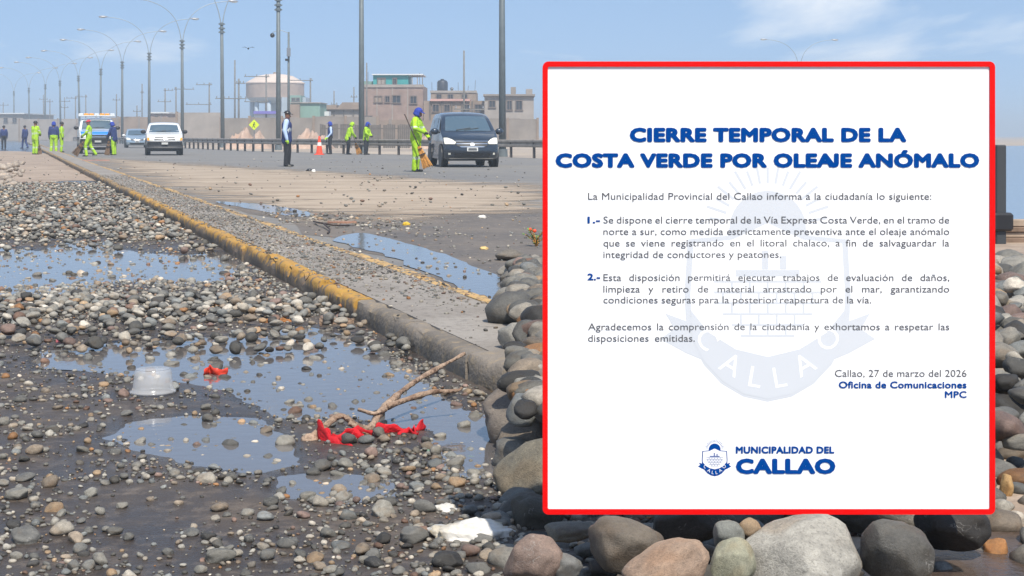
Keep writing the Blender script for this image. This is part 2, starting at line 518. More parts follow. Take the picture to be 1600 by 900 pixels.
def film_mat(m):
    t = m.node_tree; b = t.nodes['Principled BSDF']; N = t.nodes.new; L = t.links.new
    a = N('ShaderNodeAttribute'); a.attribute_name = 'cover'
    tcn = N('ShaderNodeTexCoord'); mp_ = N('ShaderNodeMapping'); mp_.inputs['Scale'].default_value = (.55, 1.1, 1); mp_.inputs['Rotation'].default_value = (0, 0, -.2)
    L(tcn.outputs['Object'], mp_.inputs['Vector'])
    n = N('ShaderNodeTexNoise'); n.inputs['Scale'].default_value = 1.1; n.inputs['Detail'].default_value = 9; n.inputs['Roughness'].default_value = .68
    L(mp_.outputs[0], n.inputs['Vector'])
    k = N('ShaderNodeMath'); k.operation = 'MULTIPLY_ADD'; k.inputs[1].default_value = 2.2; L(n.outputs['Fac'], k.inputs[0]); k.inputs[2].default_value = -1.1
    ad = N('ShaderNodeMath'); ad.operation = 'ADD'; L(a.outputs['Fac'], ad.inputs[0]); L(k.outputs[0], ad.inputs[1])
    r = N('ShaderNodeMapRange'); r.interpolation_type = 'SMOOTHSTEP'; r.inputs['From Min'].default_value = .28; r.inputs['From Max'].default_value = .78; L(ad.outputs[0], r.inputs['Value'])
    L(r.outputs[0], b.inputs['Alpha'])
    # broom and tyre streaks
    return m
MWID = .69
film_mat(M_mud)
film('dried_mud', [gp(x, y, .008)[:2] for x, y in mudp], .0095, M_mud, reach=3.0)
dk = [(330, 311), (420, 322), (520, 331), (640, 334), (760, 329), (850, 330), (880, 360), (870, 430), (820, 470), (760, 470), (700, 440), (560, 385), (430, 345)]
sheet('damp_road', [gp(x, y, .007)[:2] for x, y in dk], 0.0065, M_dark, nz=.25, ns=.8)
sd = [(-80, 238), (20, 236), (78, 241), (110, 256), (150, 270), (185, 285), (150, 283), (90, 283), (40, 292), (-20, 300), (-90, 300), (-200, 262)]
sheet('dirt_verge', [gp(x, y, .008)[:2] for x, y in sd], 0.008, M_sand, nz=.3, ns=.6)

# added water sheet beyond the cobble bank, reflecting blue in place of low sky
added_seap = [(0.42, 9.9), (0.25, 11.2), (0.55, 15), (1.1, 24), (2.2, 45), (6, 90), (60, 160), (420, 330), (2400, 900), (2480, 3100), (2480, 20), (60, 14.6), (8, 14.3), (2.4, 14.1), (1.4, 12.0), (1.0, 10.2)]
sheet('added_sea', added_seap, 0.012, M_added_sea)
sheet('sand_beach', [(.9, 3.0), (3.5, 2.9), (5, 4), (9, 10), (9, 14.4), (2.3, 14.2), (1.35, 12), (1.0, 10.2)], .0075, M_sand)
sheet('wet_sand', [gp(x, y)[:2] for x, y in ((1410, 930), (1650, 930), (1660, 850), (1600, 838), (1500, 846), (1440, 862))], 0.0125, M_wetsand, nz=.05, ns=5)

# puddles
pud = [
    [(-60, 380), (0, 386), (60, 392), (105, 378), (150, 373), (205, 394), (290, 399), (345, 393), (388, 404), (366, 424), (352, 440), (262, 446), (185, 440), (125, 462), (60, 471), (0, 466), (-60, 462)],
    [(70, 550), (140, 541), (260, 531), (420, 524), (475, 510), (560, 528), (620, 560), (692, 618), (735, 655), (690, 672), (620, 668), (540, 652), (470, 655), (410, 640), (365, 612), (290, 596), (170, 581), (80, 574)],
    [(210, 662), (300, 650), (385, 655), (440, 690), (470, 726), (400, 740), (310, 724), (235, 704), (180, 684)],
    [(640, 622), (720, 640), (790, 652), (806, 700), (800, 746), (730, 744), (684, 705), (690, 664)],
    [(440, 745), (520, 738), (600, 750), (610, 775), (540, 786), (460, 775)],
    [(520, 374), (560, 364), (625, 377), (700, 400), (760, 424), (806, 448), (812, 478), (748, 462), (664, 424), (600, 398), (545, 382)],
    [(335, 315), (400, 318), (470, 328), (486, 337), (445, 336), (392, 326)],
    [(236, 360), (268, 356), (300, 360), (296, 372), (262, 374)],
]
PUD = []
WLEV = .0118
for i, p in enumerate(pud):
    wp = [gp(x, y, .012)[:2] for x, y in p]
    PUD.append(wp)
    if i in (5, 6):
        sheet('puddle', wp, .0105, M_water, nz=.06, ns=2.2)
    else:            # level water filling a dip in the lane: the shoreline is where the relief meets it
        cx_, cy_ = sum(q[0] for q in wp) / len(wp), sum(q[1] for q in wp) / len(wp)
        big_ = []
        for q in spline([(x_, y_, 0) for x_, y_ in wp], 4, True):
            d_ = Vector((q.x - cx_, q.y - cy_, 0)); l_ = max(d_.length, .01)
            big_.append((q.x + d_.x / l_ * .10, q.y + d_.y / l_ * .14))
        big_ = [(min(x_, kx(y_) + .02), y_) for x_, y_ in big_]
        sheet('puddle', big_, WLEV + .00015 * i, M_water)
GS0, GS1, GW0, GW1, GST = 2.8, 18.0, -4.0, .03, .018
gsv = np.arange(GS0, GS1, GST); gwv = np.arange(GW0, GW1, GST)
ss_, ww_ = np.meshgrid(gsv, gwv, indexing='ij')
gx_ = 1.727 + DV.x * ss_ + NV.x * ww_
gy_ = DV.y * ss_ + NV.y * ww_
pts_ = np.stack([gx_.ravel(), gy_.ravel()], 1)
nA = np.array([noise.noise(Vector((x_ * 5.5, y_ * 4.0, .3))) for x_, y_ in pts_])
nB = np.array([noise.noise(Vector((x_ * 19, y_ * 15, 2.3))) for x_, y_ in pts_])
nC = np.array([noise.noise(Vector((x_ * 1.3, y_ * 1.1, 6.3))) for x_, y_ in pts_])
sdm = np.full(len(pts_), -9.0)
for i in (0, 1, 2, 3, 4, 7):
    sdm = np.maximum(sdm, poly_sd(pts_, PUD[i]))
mk_ = np.clip((sdm + .07 * nA + .05 * nB + .11) / .17, 0, 1); mk_ = mk_ * mk_ * (3 - 2 * mk_)
GH = .0185 + .004 * nA + .0030 * nB + .003 * nC - mk_ * (.0125 + .002 * nA)
GH = GH.reshape(ss_.shape)
GH = .006 + (GH - .006) * np.clip((GS1 - ss_) / 1.5, 0, 1)
ns_, nw_ = ss_.shape
idx_ = np.arange(ns_ * nw_).reshape(ns_, nw_)
fq = np.stack([idx_[:-1, :-1], idx_[:-1, 1:], idx_[1:, 1:], idx_[1:, :-1]], -1).reshape(-1, 4)
me_ = bpy.data.meshes.new('muddy_near_lane')
me_.from_pydata(np.stack([gx_.ravel(), gy_.ravel(), GH.ravel()], 1).tolist(), [], fq.tolist())
me_.polygons.foreach_set('use_smooth', np.ones(len(fq), bool))
me_.materials.append(M_wet)
o = bpy.data.objects.new('muddy_near_lane', me_); link(o); o['kind'] = 'structure'
def hgt(x, y):
    q = Vector((x - 1.727, y, 0))
    i = int((q.dot(DV) - GS0) / GST); j = int((q.dot(NV) - GW0) / GST)
    if 0 <= i < ns_ and 0 <= j < nw_: return float(GH[i, j])
    return .006

def inside(x, y, poly):
    c = False
    n = len(poly)
    j = n - 1
    for i in range(n):
        xi, yi = poly[i]; xj, yj = poly[j]
        if (yi > y) != (yj > y) and x < (xj - xi) * (y - yi) / (yj - yi) + xi:
            c = not c
        j = i
    return c

# ------------------------------------------------------------------ raised median with kerb stones
MW = 0.69          # overall width
s0 = 5.85 / .951   # start of the straight part
med = bpy.data.objects.new('median', None)
med['kind'] = 'structure'
link(med)
mb = MB()
KW = .105
core = [road_pt(s0, KW - .004), road_pt(s0, MW - KW + .004), road_pt(720, MW - KW + .004), road_pt(720, KW - .004)]
v = [(p.x, p.y, -.02) for p in core] + [(p.x, p.y, .122) for p in core]
mb.add((v, [(4, 5, 6, 7), (0, 1, 5, 4), (2, 3, 7, 6), (1, 2, 6, 5), (3, 0, 4, 7)]))
mb.build('paved_top', M_conc, med)
# rounded nose
mb = MB()
cn_ = road_pt(s0 - .004, MW / 2)
prof = [(1.0, -.02), (1.0, .05), (.995, .098), (.955, .119), (.89, .1265), (.6, .128), (0.0, .1275)]
v, f_ = [], []
NA = 25
for r, z in prof:
    for k in range(NA):
        a = -math.pi / 2 + math.pi * k / (NA - 1)
        rr_ = r * (1 + (.05 * noise.noise(Vector((k * .45, z * 9, 2))) if r > .8 else 0))
        q = cn_ - DV * (math.cos(a) * .50 * rr_) + NV * (math.sin(a) * MW / 2 * rr_)
        v.append((q.x, q.y, z - (.022 * max(0, noise.noise(Vector((k * .5, 5, 1)))) if z > .09 and r > .7 else 0)))
for i in range(len(prof) - 1):
    for k in range(NA - 1):
        f_.append((i * NA + k, i * NA + k + 1, (i + 1) * NA + k + 1, (i + 1) * NA + k))
mb.add((v, f_))
mb.build('nose_block', M_kerbgrey, med, sharp=40)
# kerb stones, one by one near by, longer runs far away
def kerb_mesh(L, side, seed=0):
    pr = [(0, -.02), (0, .06), (0, .104), (.012, .122), (.03, .130), (KW - .01, .130), (KW, .122), (KW, -.02)]
    n = len(pr)
    v = []
    K = 12 if L < 2 else 1
    for q in range(K + 1):
        e = .004 + (L - .008) * q / K
        for k, (w, z) in enumerate(pr):
            if K > 1 and 2 <= k <= 5:      # worn, knocked arris
                g_ = noise.noise(Vector((e * 7, seed * 3.1, k * .2)))
                c_ = max(0, g_ - .12) * .07 + abs(noise.noise(Vector((e * 23, seed, k)))) * .004
                z -= c_; w += c_ * (.9 if k <= 3 else -.2)
            ww = w if side == 0 else MW - w
            v.append(tuple(NV * ww + DV * e + Vector((0, 0, z))))
    f = [(q * n + i, q * n + (i + 1) % n, (q + 1) * n + (i + 1) % n, (q + 1) * n + i) for q in range(K) for i in range(n)] + [tuple(range(n))[::-1], tuple(range(K * n, K * n + n))]
    return v, f
for side in (0, 1):
    meshes = {}
    s = s0
    k = 0
    while s < 700:
        L = 1.0 if s < 40 else (6.0 if s < 100 else 60)
        yellow = s > 7.4 or side == 1
        key = (L, yellow, s > 24, k if s < 22 else k % 5)
        if key not in meshes:
            m_ = MB().add(kerb_mesh(L, side, k * 1.7 + side * 50))
            o = m_.build('kerb_stone', (M_yellow2 if side else (M_yellow3 if s > 24 else M_yellow)) if yellow else M_kerbgrey, med, sharp=40)
            meshes[key] = o.data
        else:
            o = bpy.data.objects.new('kerb_stone', meshes[key]); link(o, med)
        p = road_pt(s, 0)
        o.location = (p.x + random.uniform(-.009, .009), p.y, random.uniform(-.009, .004))
        o.rotation_euler = (random.uniform(-.004, .004), 0, random.uniform(-.004, .004))
        s += L
        k += 1

# ------------------------------------------------------------------ stone shapes
def ico(sub):
    bm = bmesh.new()
    bmesh.ops.create_icosphere(bm, subdivisions=sub, radius=1)
    bm.verts.index_update()
    v = np.array([p.co[:] for p in bm.verts]); f = np.array([[q.index for q in p.verts] for p in bm.faces])
    bm.free()
    return v, f
def stone_shape(sub, seed, rough=.26):
    v, f = ico(sub)
    r = random.Random(seed)
    off = Vector((r.uniform(-50, 50), r.uniform(-50, 50), r.uniform(-50, 50)))
    o = []
    for p in v:
        q = Vector(p)
        k = 1 + rough * noise.noise(q * .9 + off) + rough * .4 * noise.noise(q * 2.1 + off) + rough * .13 * noise.noise(q * 5 + off)
        o.append(q * k)
    o = np.array([q[:] for q in o])
    # flatten a facet or two so that stones are not eggs
    for _ in range(5):
        d = np.array([r.gauss(0, 1), r.gauss(0, 1), r.gauss(0, 1)]); d /= np.linalg.norm(d)
        h = o @ d
        lim = .62 + .28 * r.random()
        o -= np.outer(np.clip(h - lim, 0, None) * .8, d)
    return o, f
SH = {s: [stone_shape(s, 100 + k) for k in range(10)] for s in (1, 2, 3, 4)}

PAL = [  # linear base colours, weight
    (lin(128, 128, 124), 10), (lin(148, 147, 142), 9), (lin(106, 107, 106), 9), (lin(84, 84, 82), 6), (lin(160, 156, 148), 5),
    (lin(122, 127, 129), 6), (lin(138, 128, 116), 5), (lin(158, 138, 114), 2.5), (lin(154, 116, 80), 1.0), (lin(188, 184, 176), 2.2), (lin(116, 94, 82), 1.5), (lin(66, 66, 66), 4), (lin(128, 110, 104), 2)]
PW = np.array([w for _, w in PAL]); PW = PW / PW.sum()
CNAME = ['grey', 'light grey', 'mid grey', 'dark grey', 'pale grey', 'bluish grey', 'beige', 'tan', 'orange brown', 'whitish', 'reddish brown', 'charcoal', 'pinkish grey']

def rotm(rz, tx, ty):
    return np.array((Matrix.Rotation(rz, 3, 'Z') @ Matrix.Rotation(tx, 3, 'X') @ Matrix.Rotation(ty, 3, 'Y')))

def stuff_mesh(name, stones, parent=None):
    """stones: list of (sub, shape, loc, rot3x3, scale3, colour)"""
    vs, fs, cs = [], [], []
    n = 0
    for sub, k, loc, R_, sc, c in stones:
        v, f = SH[sub][k]
        vs.append((v * sc) @ R_.T + loc)
        fs.append(f + n)
        cs.append(np.repeat(np.array([[*c, 1.0]]), len(v), 0))
        n += len(v)
    V = np.concatenate(vs); Fc = np.concatenate(fs); C = np.concatenate(cs)
    me = bpy.data.meshes.new(name)
    me.vertices.add(len(V)); me.vertices.foreach_set('co', V.ravel())
    me.loops.add(len(Fc) * 3); me.loops.foreach_set('vertex_index', Fc.ravel().astype(np.int32))
    me.polygons.add(len(Fc)); me.polygons.foreach_set('loop_start', np.arange(0, len(Fc) * 3, 3, dtype=np.int32))
    me.polygons.foreach_set('use_smooth', np.ones(len(Fc), dtype=bool))
    a = me.color_attributes.new('Col', 'FLOAT_COLOR', 'POINT')
    a.data.foreach_set('color', C.ravel().astype(np.float32))
    me.update(calc_edges=True)
    me.materials.append(M_peb_s)
    o = bpy.data.objects.new(name, me)
    link(o, parent)
    o['kind'] = 'stuff'
    return o

STONE_ME = {}
def stone_obj(name, sub, k, loc, R_, sc, c, m=None):
    key = (sub, k)
    if key not in STONE_ME:
        v, f = SH[sub][k]
        me = bpy.data.meshes.new('stone')
        me.from_pydata(v.tolist(), [], f.tolist())
        me.polygons.foreach_set('use_smooth', [True] * len(me.polygons))
        me.materials.append(M_peb_o)
        STONE_ME[key] = me
    o = bpy.data.objects.new(name, STONE_ME[key])
    o.matrix_world = Matrix.Translation(Vector(loc)) @ Matrix(R_.tolist()).to_4x4() @ Matrix.Diagonal((*sc, 1))
    o.color = (*c, 1)
    return link(o)

# ------------------------------------------------------------------ pebbles on the near lane
def fbm(x, y, s, z=0.0):
    return noise.fractal(Vector((x * s, y * s, z)), 1.0, 2.0, 3)
def sstep(a, b, x):
    t = min(1, max(0, (x - a) / (b - a)))
    return t * t * (3 - 2 * t)
def dens(x, y):
    px, py = 800 + x / y * F, HOR + F * H / y
    px += 25 * fbm(x, y, 1.5, 3); py += (py - HOR) * .07 * fbm(x, y, 1.1, 8)
    kerbd = x - kx(y)            # negative: left of kerb
    if py < 252: return .03
    if py < 276: return .10 + .5 * sstep(262, 276, py)
    if py < 378: return .97 if not (px < 45 and py > 335) else .8
    if py < 446:
        edge = 372 - (py - 380) * .1
        base = .10 + .85 * sstep(340, 400, px) + .30 * max(0, fbm(x, y, 1.7, 5))
        return base
    if py < 500: return .97 if px > 25 else .7
    if py < 526: return .97 - .80 * sstep(500, 522, py)
    cl = fbm(x, y, 2.2, 11)
    if py < 650:
        if kerbd > -.20 and py > 560: return .7
        b = .09 + .50 * max(0, cl)
        if px < 330: b += .08
        return b
    b = .07 + 1.0 * max(0, cl + .04)
    b += .40 * sstep(430, 560, px) * sstep(720, 775, py)
    b += .35 * sstep(440, 520, px) * sstep(675, 700, py)
    b += .45 * sstep(200, 60, px) * sstep(770, 820, py)
    return min(.92, b)

grid = {}
CELL = .12
def try_place(x, y, r, sep=.82, g=grid):
    cx, cy = int(math.floor(x / CELL)), int(math.floor(y / CELL))
    for i in (-1, 0, 1):
        for j in (-1, 0, 1):
            for (a, b, rr) in g.get((cx + i, cy + j), ()):
                if (a - x) ** 2 + (b - y) ** 2 < (sep * (r + rr)) ** 2:
                    return False
    g.setdefault((cx, cy), []).append((x, y, r))
    return True

peb = []     # (proj size, x, y, z, r)
def scatter(n, rmin, rmax, y0, y1, dmul=1.0, zoff=0.0, sep=.82, g=grid):
    for _ in range(n):
        u = random.random()
        # uniform over the strip in world space
        y = y0 + (y1 - y0) * u
        xl, xr = -.36 * y - 1.4, kx(y) - .02
        x = random.uniform(xl, xr)
        d = dens(x, y) * dmul
        if random.random() > d: continue
        r = rmin + (rmax - rmin) * random.random() ** 1.8
        if x + r * .8 > kx(y): continue
        if try_place(x, y, r, sep, g):
            peb.append((x, y, zoff, r))
scatter(110, .034, .050, 4.5, 30, 1.1)
scatter(2000, .021, .034, 3.05, 30)
scatter(15000, .013, .024, 3.05, 30)
scatter(30000, .007, .014, 3.05, 14)
scatter(36000, .003, .0075, 3.05, 9, 1.25)
scatter(9000, .014, .028, 14, 30)
g2 = {}
scatter(4200, .018, .036, 6.5, 8.7, .8, .022, .9, g2)
scatter(9500, .018, .042, 12, 30, .75, .022, .9, g2)

def mk(x, y, zoff, r, zb=None):
    if zb is None: zb = hgt(x, y)
    k = int(rng.integers(10))
    c = PAL[int(rng.choice(len(PAL), p=PW))]
    ci = PAL.index(c)
    e = .48 + .34 * random.random()
    sc = np.array([r * (1 + .25 * random.random()), r * (.8 + .25 * random.random()), r * e])
    R_ = rotm(random.uniform(0, 6.28), random.gauss(0, .18), random.gauss(0, .18))
    z = zb + zoff + sc[2] * (random.uniform(.25, .72) if zoff == 0 else .7)
    j = random.uniform(.78, 1.14)
    wt = (1.05, .99, .90)
    if y < 7.2 and random.random() < .6: j *= .74        # still wet
    return (np.array([x, y, z]), k, R_, sc, tuple(min(.7, q * j * w_) for q, w_ in zip(c[0], wt)), ci)

stones = []
for (x, y, zo, r) in peb:
    loc, k, R_, sc, c, ci = mk(x, y, zo, r)
    px, py = 800 + x / y * F, HOR + F * (H - loc[2]) / y
    stones.append((r / y * F, px, py, loc, k, R_, sc, c, ci, x, y, zo))
vis = [i for i, s in enumerate(stones) if -5 < s[1] < 815 and 200 < s[2] < 905]
vis.sort(key=lambda i: -stones[i][0])
top = set(vis[:290])
rest = []
for i, s in enumerate(stones):
    sz, px, py, loc, k, R_, sc, c, ci, x, y, zo = s
    if i in top:
        o = stone_obj('pebble', 4 if sz > 18 else 3, k, loc, R_, sc, c)
        wet = any(inside(x, y, p) for p in PUD)
        big = 'large' if sz > 26 else ('medium' if sz > 17 else 'small')
        if wet:
            where = 'standing in a shallow puddle'
        elif py > 780: where = 'on the wet asphalt along the bottom edge'
        elif py > 640: where = 'on the dark asphalt before the red cloth' if px > 400 else 'on the bare asphalt, lower left'
        elif py > 530: where = 'beside the plastic tub and near puddle' if px < 420 else 'between near puddle and grey kerb end'
        elif py > 440: where = 'in the pebble band between the two puddles'
        else: where = 'in the far pebble bank along the yellow kerb'
        side = 'far left' if px < 130 else 'left' if px < 300 else 'middle' if px < 480 else 'right' if px < 640 else 'near the board'
        tag(o, f'{big} smooth {CNAME[ci]} pebble {where}, {side}', 'pebble', 'pebbles washed onto the near lane')
    else:
        sub = 3 if sz > 11 else 2 if sz > 4 else 1
        rest.append((sub, k, loc, R_, sc, c))
o = stuff_mesh('pebble_mass', rest)
tag(o, 'mass of small grey pebbles strewn over the near lane', 'pebbles')

# gravel on the median and in the far gutter
gr = []
g3 = {}
for _ in range(20000):
    s = random.uniform(6.3, 34)
    w = random.uniform(.04, MW - .04)
    p = road_pt(s, w)
    px, py = 800 + p.x / p.y * F, HOR + F * (H - .135) / p.y
    d = .08 + .8 * sstep(480, 430, py) * sstep(262, 330, py) + .12 * sstep(330, 262, py)
    d *= .55 + .8 * (fbm(p.x, p.y, 2.0, 2) + .35)
    if random.random() > d: continue
    r = .0035 + .010 * random.random() ** 2.2
    if try_place(p.x, p.y, r, .9, g3):
        loc, k, R_, sc, c, ci = mk(p.x, p.y, 0, r, .122)
        gr.append((2 if r > .008 else 1, k, loc, R_, sc, tuple(q * .8 for q in c)))
for _ in range(5000):     # right gutter band and damp road grit
    px, py = random.uniform(400, 850), random.uniform(322, 470)
    p = gp(px, py)
    if p.dot(NV) - Vector((1.727, 0, 0)).dot(NV) < MW + .03: continue
    band = math.exp(-((py - (337 + (px - 430) * .09)) / 11) ** 2) * sstep(400, 450, px) * sstep(760, 560, px)
    if random.random() > .10 + band: continue
    r = (.006 + .012 * random.random()) * (1 + 1.4 * band * random.random())
    if try_place(p.x, p.y, r, .9, g3):
        loc, k, R_, sc, c, ci = mk(p.x, p.y, 0, r)
        gr.append((1, k, loc, R_, sc, c))
for _ in range(420):      # stray stones on the mud and verge
    px, py = random.uniform(0, 820), random.uniform(246, 325)
    p = gp(px, py)
    r = .012 + .03 * random.random() ** 2
    loc, k, R_, sc, c, ci = mk(p.x, p.y, .009, r)
    gr.append((1, k, loc, R_, sc, c))
for _ in range(110):      # rubble heap at the far left
    px, py = random.gauss(4, 16), random.uniform(256, 292)
    p = gp(px, py)
    r = .04 + .10 * random.random() ** 2
    loc, k, R_, sc, c, ci = mk(p.x, p.y, .01, r)
    ton = random.uniform(.6, 1.2)
    gr.append((2, k, loc, R_, sc, tuple(q * ton for q in lin(158, 146, 132))))
o = stuff_mesh('gravel', gr)
tag(o, 'fine grey gravel scattered over median and far gutter', 'gravel')

# ------------------------------------------------------------------ cobble bank on the right
CB = []
def cob(px, py, rx, ry, col, label, tilt=0.0, Y=None, k=None, ymin=3.40, dep=None):
    Yc = Y if Y else max(ymin, F * H / (py - HOR + .75 * ry))
    p = at(px, py, Yc)
    sx, sz = rx / F * Yc, ry / F * Yc
    sy = dep if dep else min(max(sx, sz), .13) * .85
    kk = k if k is not None else int(rng.integers(10))
    R_ = np.array(Matrix.Rotation(tilt, 3, 'Y')) @ rotm(0, 0, 0)
    o = stone_obj('cobble', 4, kk, p, R_, (sx * 1.06, sy, sz * 1.06), tuple(q * w_ for q, w_ in zip(lin(*col), (.92, .87, .80))))
    tag(o, label, 'cobble', 'large cobbles around the notice board')
    CB.append((p.x, p.y, max(sx, sy)))
    return o
cob(1258, 890, 96, 80, (152, 152, 148), 'biggest light grey cobble under the middle right of the notice board', Y=3.07, k=1, dep=.095)
cob(975, 850, 60, 41, (96, 90, 82), 'dark grey brown round cobble below the left part of the notice board', Y=3.10, dep=.07)
cob(1034, 894, 72, 40, (150, 130, 114), 'long tan brown cobble tilted in front of the dark ones', tilt=-.5, Y=2.95, dep=.06)
cob(832, 876, 46, 38, (128, 112, 104), 'pinkish brown cobble at the lower left corner of the notice board', tilt=-.3, Y=3.06)
cob(888, 830, 40, 16, (112, 110, 102), 'flat thin grey cobble below the left corner of the notice board', tilt=-.12, Y=3.30)
cob(1082, 816, 58, 30, (70, 70, 68), 'dark charcoal cobble half under the board, right of the round one', Y=3.35)
cob(1136, 838, 25, 24, (116, 120, 118), 'small bluish grey cobble left of the biggest one', Y=3.12)
cob(1168, 828, 21, 18, (138, 120, 98), 'small brown cobble touching the biggest one', Y=3.14)
cob(1144, 884, 32, 40, (144, 146, 130), 'pale greenish upright cobble left of the biggest one', tilt=.3, Y=3.02, dep=.05)
cob(1096, 900, 26, 24, (72, 70, 66), 'small dark wet cobble between tan and greenish cobbles', Y=3.02)
cob(1396, 862, 58, 46, (82, 82, 80), 'dark wet cobble right of the biggest light grey one', tilt=.25, Y=3.10, dep=.06)
cob(1482, 822, 58, 36, (46, 44, 42), 'black wet cobble under the right part of the notice board', Y=3.42)
cob(882, 884, 26, 20, (108, 110, 110), 'small grey cobble between pinkish and tan cobbles', Y=3.05)
cob(1330, 806, 40, 26, (60, 60, 58), 'dark cobble peeping out between biggest cobble and wet one', Y=3.5)
cob(940, 890, 24, 16, (58, 56, 54), 'dark low cobble in the gap below the round one', Y=3.2)
cob(836, 648, 82, 54, (112, 106, 100), 'broad grey boulder beside the kerb end, left of the board', tilt=-.25, k=3, dep=.15)
cob(842, 742, 66, 50, (120, 116, 104), 'smooth grey olive boulder at the left edge of the board', tilt=-.35, k=5)
cob(838, 806, 44, 34, (70, 68, 62), 'dark boulder just left of the lower board corner', k=6)
cob(806, 500, 22, 26, (126, 110, 102), 'reddish brown pitted cobble on top of the kerb end', tilt=.3)
cob(838, 548, 24, 20, (112, 104, 94), 'grey brown cobble left of the board above the broad boulder')
cob(842, 502, 22, 24, (150, 128, 100), 'tan cobble left of the board beside the reddish one')
cob(820, 470, 28, 14, (120, 112, 104), 'flat pale cobble at the far edge of the gutter puddle')
cob(816, 540, 18, 18, (100, 102, 102), 'small grey cobble behind the kerb end')
cob(836, 590, 34, 24, (124, 124, 120), 'mid grey speckled cobble right of the kerb end')
cob(815, 572, 20, 14, (92, 90, 86), 'small dark cobble wedged against the kerb end')
cob(800, 400, 26, 10, (112, 108, 102), 'long flat cobble at the far end of the cobble bank')
cob(826, 415, 24, 10, (102, 100, 96), 'grey cobble at the far end beside the weeds')
cob(808, 434, 26, 12, (108, 106, 102), 'grey cobble on the bank above the puddle end')
cob(838, 445, 22, 12, (118, 108, 98), 'brownish cobble on the bank above the puddle end')
cob(1559, 858, 20, 16, (160, 116, 74), 'orange brown wet pebble at the lower right corner', ymin=3.3)
cob(1578, 690, 34, 30, (118, 120, 122), 'large grey cobble on the strip right of the notice board', ymin=3.3, Y=4.6)
cob(1582, 523, 22, 10, (176, 154, 122), 'pale orange flat cobble on the strip right of the board')
cob(1580, 545, 28, 18, (130, 134, 138), 'grey cobble below the pale orange one, right of board')
cob(1590, 812, 12, 15, (176, 170, 160), 'small whitish pebble at the lower right edge')
cob(1572, 760, 10, 22, (170, 140, 96), 'slim yellowish brown pebble right of the board', tilt=.1)

gb = {}
for x, y, r in CB:
    gb.setdefault((int(math.floor(x / CELL)), int(math.floor(y / CELL))), []).append((x, y, r * .8))
bank = []
def bank_ok(x, y):
    px = 800 + x / y * F
    py = HOR + F * H / y
    w = (Vector((x, y, 0)) - Vector((1.727, 0, 0))).dot(NV)
    lim = 786 + 34 * fbm(x, y, 2.2, 1)
    if py < 470: lim = 786 + (470 - py) * .35 + 34 * fbm(x, y, 2.2, 1)
    if random.random() < .03: lim -= random.uniform(10, 70)
    if px < lim: return False
    if w < MW + .02 and y > 5.45: return px > lim + 6 + 26 * sstep(7.5, 6.2, y) and y < 9
    if py > 836 and px > 1410: return random.random() < .12
    return True
for rmin, rmax, n in ((.075, .12, 700), (.045, .075, 2600), (.024, .045, 7000), (.014, .025, 5000)):
    for _ in range(n):
        y = random.uniform(3.3, 10.8)
        x = random.uniform(-.03, .36 * y + .45)
        if not bank_ok(x, y): continue
        r = random.uniform(rmin, rmax)
        px = 800 + x / y * F
        if px > 1500 and y < 5.2 and r > .06: continue
        ok = True
        if y < 3.75 and px < 1420 and r > .05: continue
        if try_place(x, y, r, .84, gb):
            w = (Vector((x, y, 0)) - Vector((1.727, 0, 0))).dot(NV)
            zb = .122 if (w < MW + .03 and y > 5.4) else .05 * sstep(5, 8, y)
            bank.append((x, y, r, zb))
for _ in range(900):     # a loose upper layer
    y = random.uniform(4.2, 10.3); x = random.uniform(-.02, .36 * y + .3) if _ % 3 else random.uniform(-.02, .2)
    if bank_ok(x, y) and 800 + x / y * F > 806:
        w = (Vector((x, y, 0)) - Vector((1.727, 0, 0))).dot(NV)
        bank.append((x, y, random.uniform(.03, .075), (.155 if w < MW + .03 else .07) + .04 * random.random()))
bs = []
for x, y, r, zb in bank:
    loc, k, R_, sc, c, ci = mk(x, y, 0, r, zb)
    px, py = 800 + x / y * F, HOR + F * (H - loc[2]) / y
    seen = (px < 850 or px > 1553 or py > 800) and -20 < px < 1610 and py < 905
    bs.append((r / y * F if seen else 0, px, py, loc, k, R_, sc, tuple(q * .78 for q in c), ci))
order = sorted(range(len(bs)), key=lambda i: -bs[i][0])
topc = set(i for i in order[:180] if bs[i][0] > 4)
restc = []
for i, s in enumerate(bs):
    sz, px, py, loc, k, R_, sc, c, ci = s
    if i in topc:
        o = stone_obj('cobble', 3, k, loc, R_, sc, c)
        if px > 1500: where = 'on the strip right of the notice board' if py < 790 else 'beside the wet sand, lower right corner'
        elif py > 800: where = 'in the gaps below the notice board'
        else: where = 'in the bank left of the notice board'
        big = 'large' if sz > 30 else ('medium' if sz > 16 else 'small')
        lev = 'upper part' if py < 500 else 'middle' if py < 650 else 'lower part'
        tag(o, f'{big} rounded {CNAME[ci]} cobble {where}, {lev}', 'cobble', 'cobbles of the bank beside the board')
    else:
        restc.append((3 if s[0] > 4 else 2, k, loc, R_, sc, c))
o = stuff_mesh('cobble_bank', restc)
tag(o, 'bank of grey rounded cobbles behind the notice board', 'cobbles')
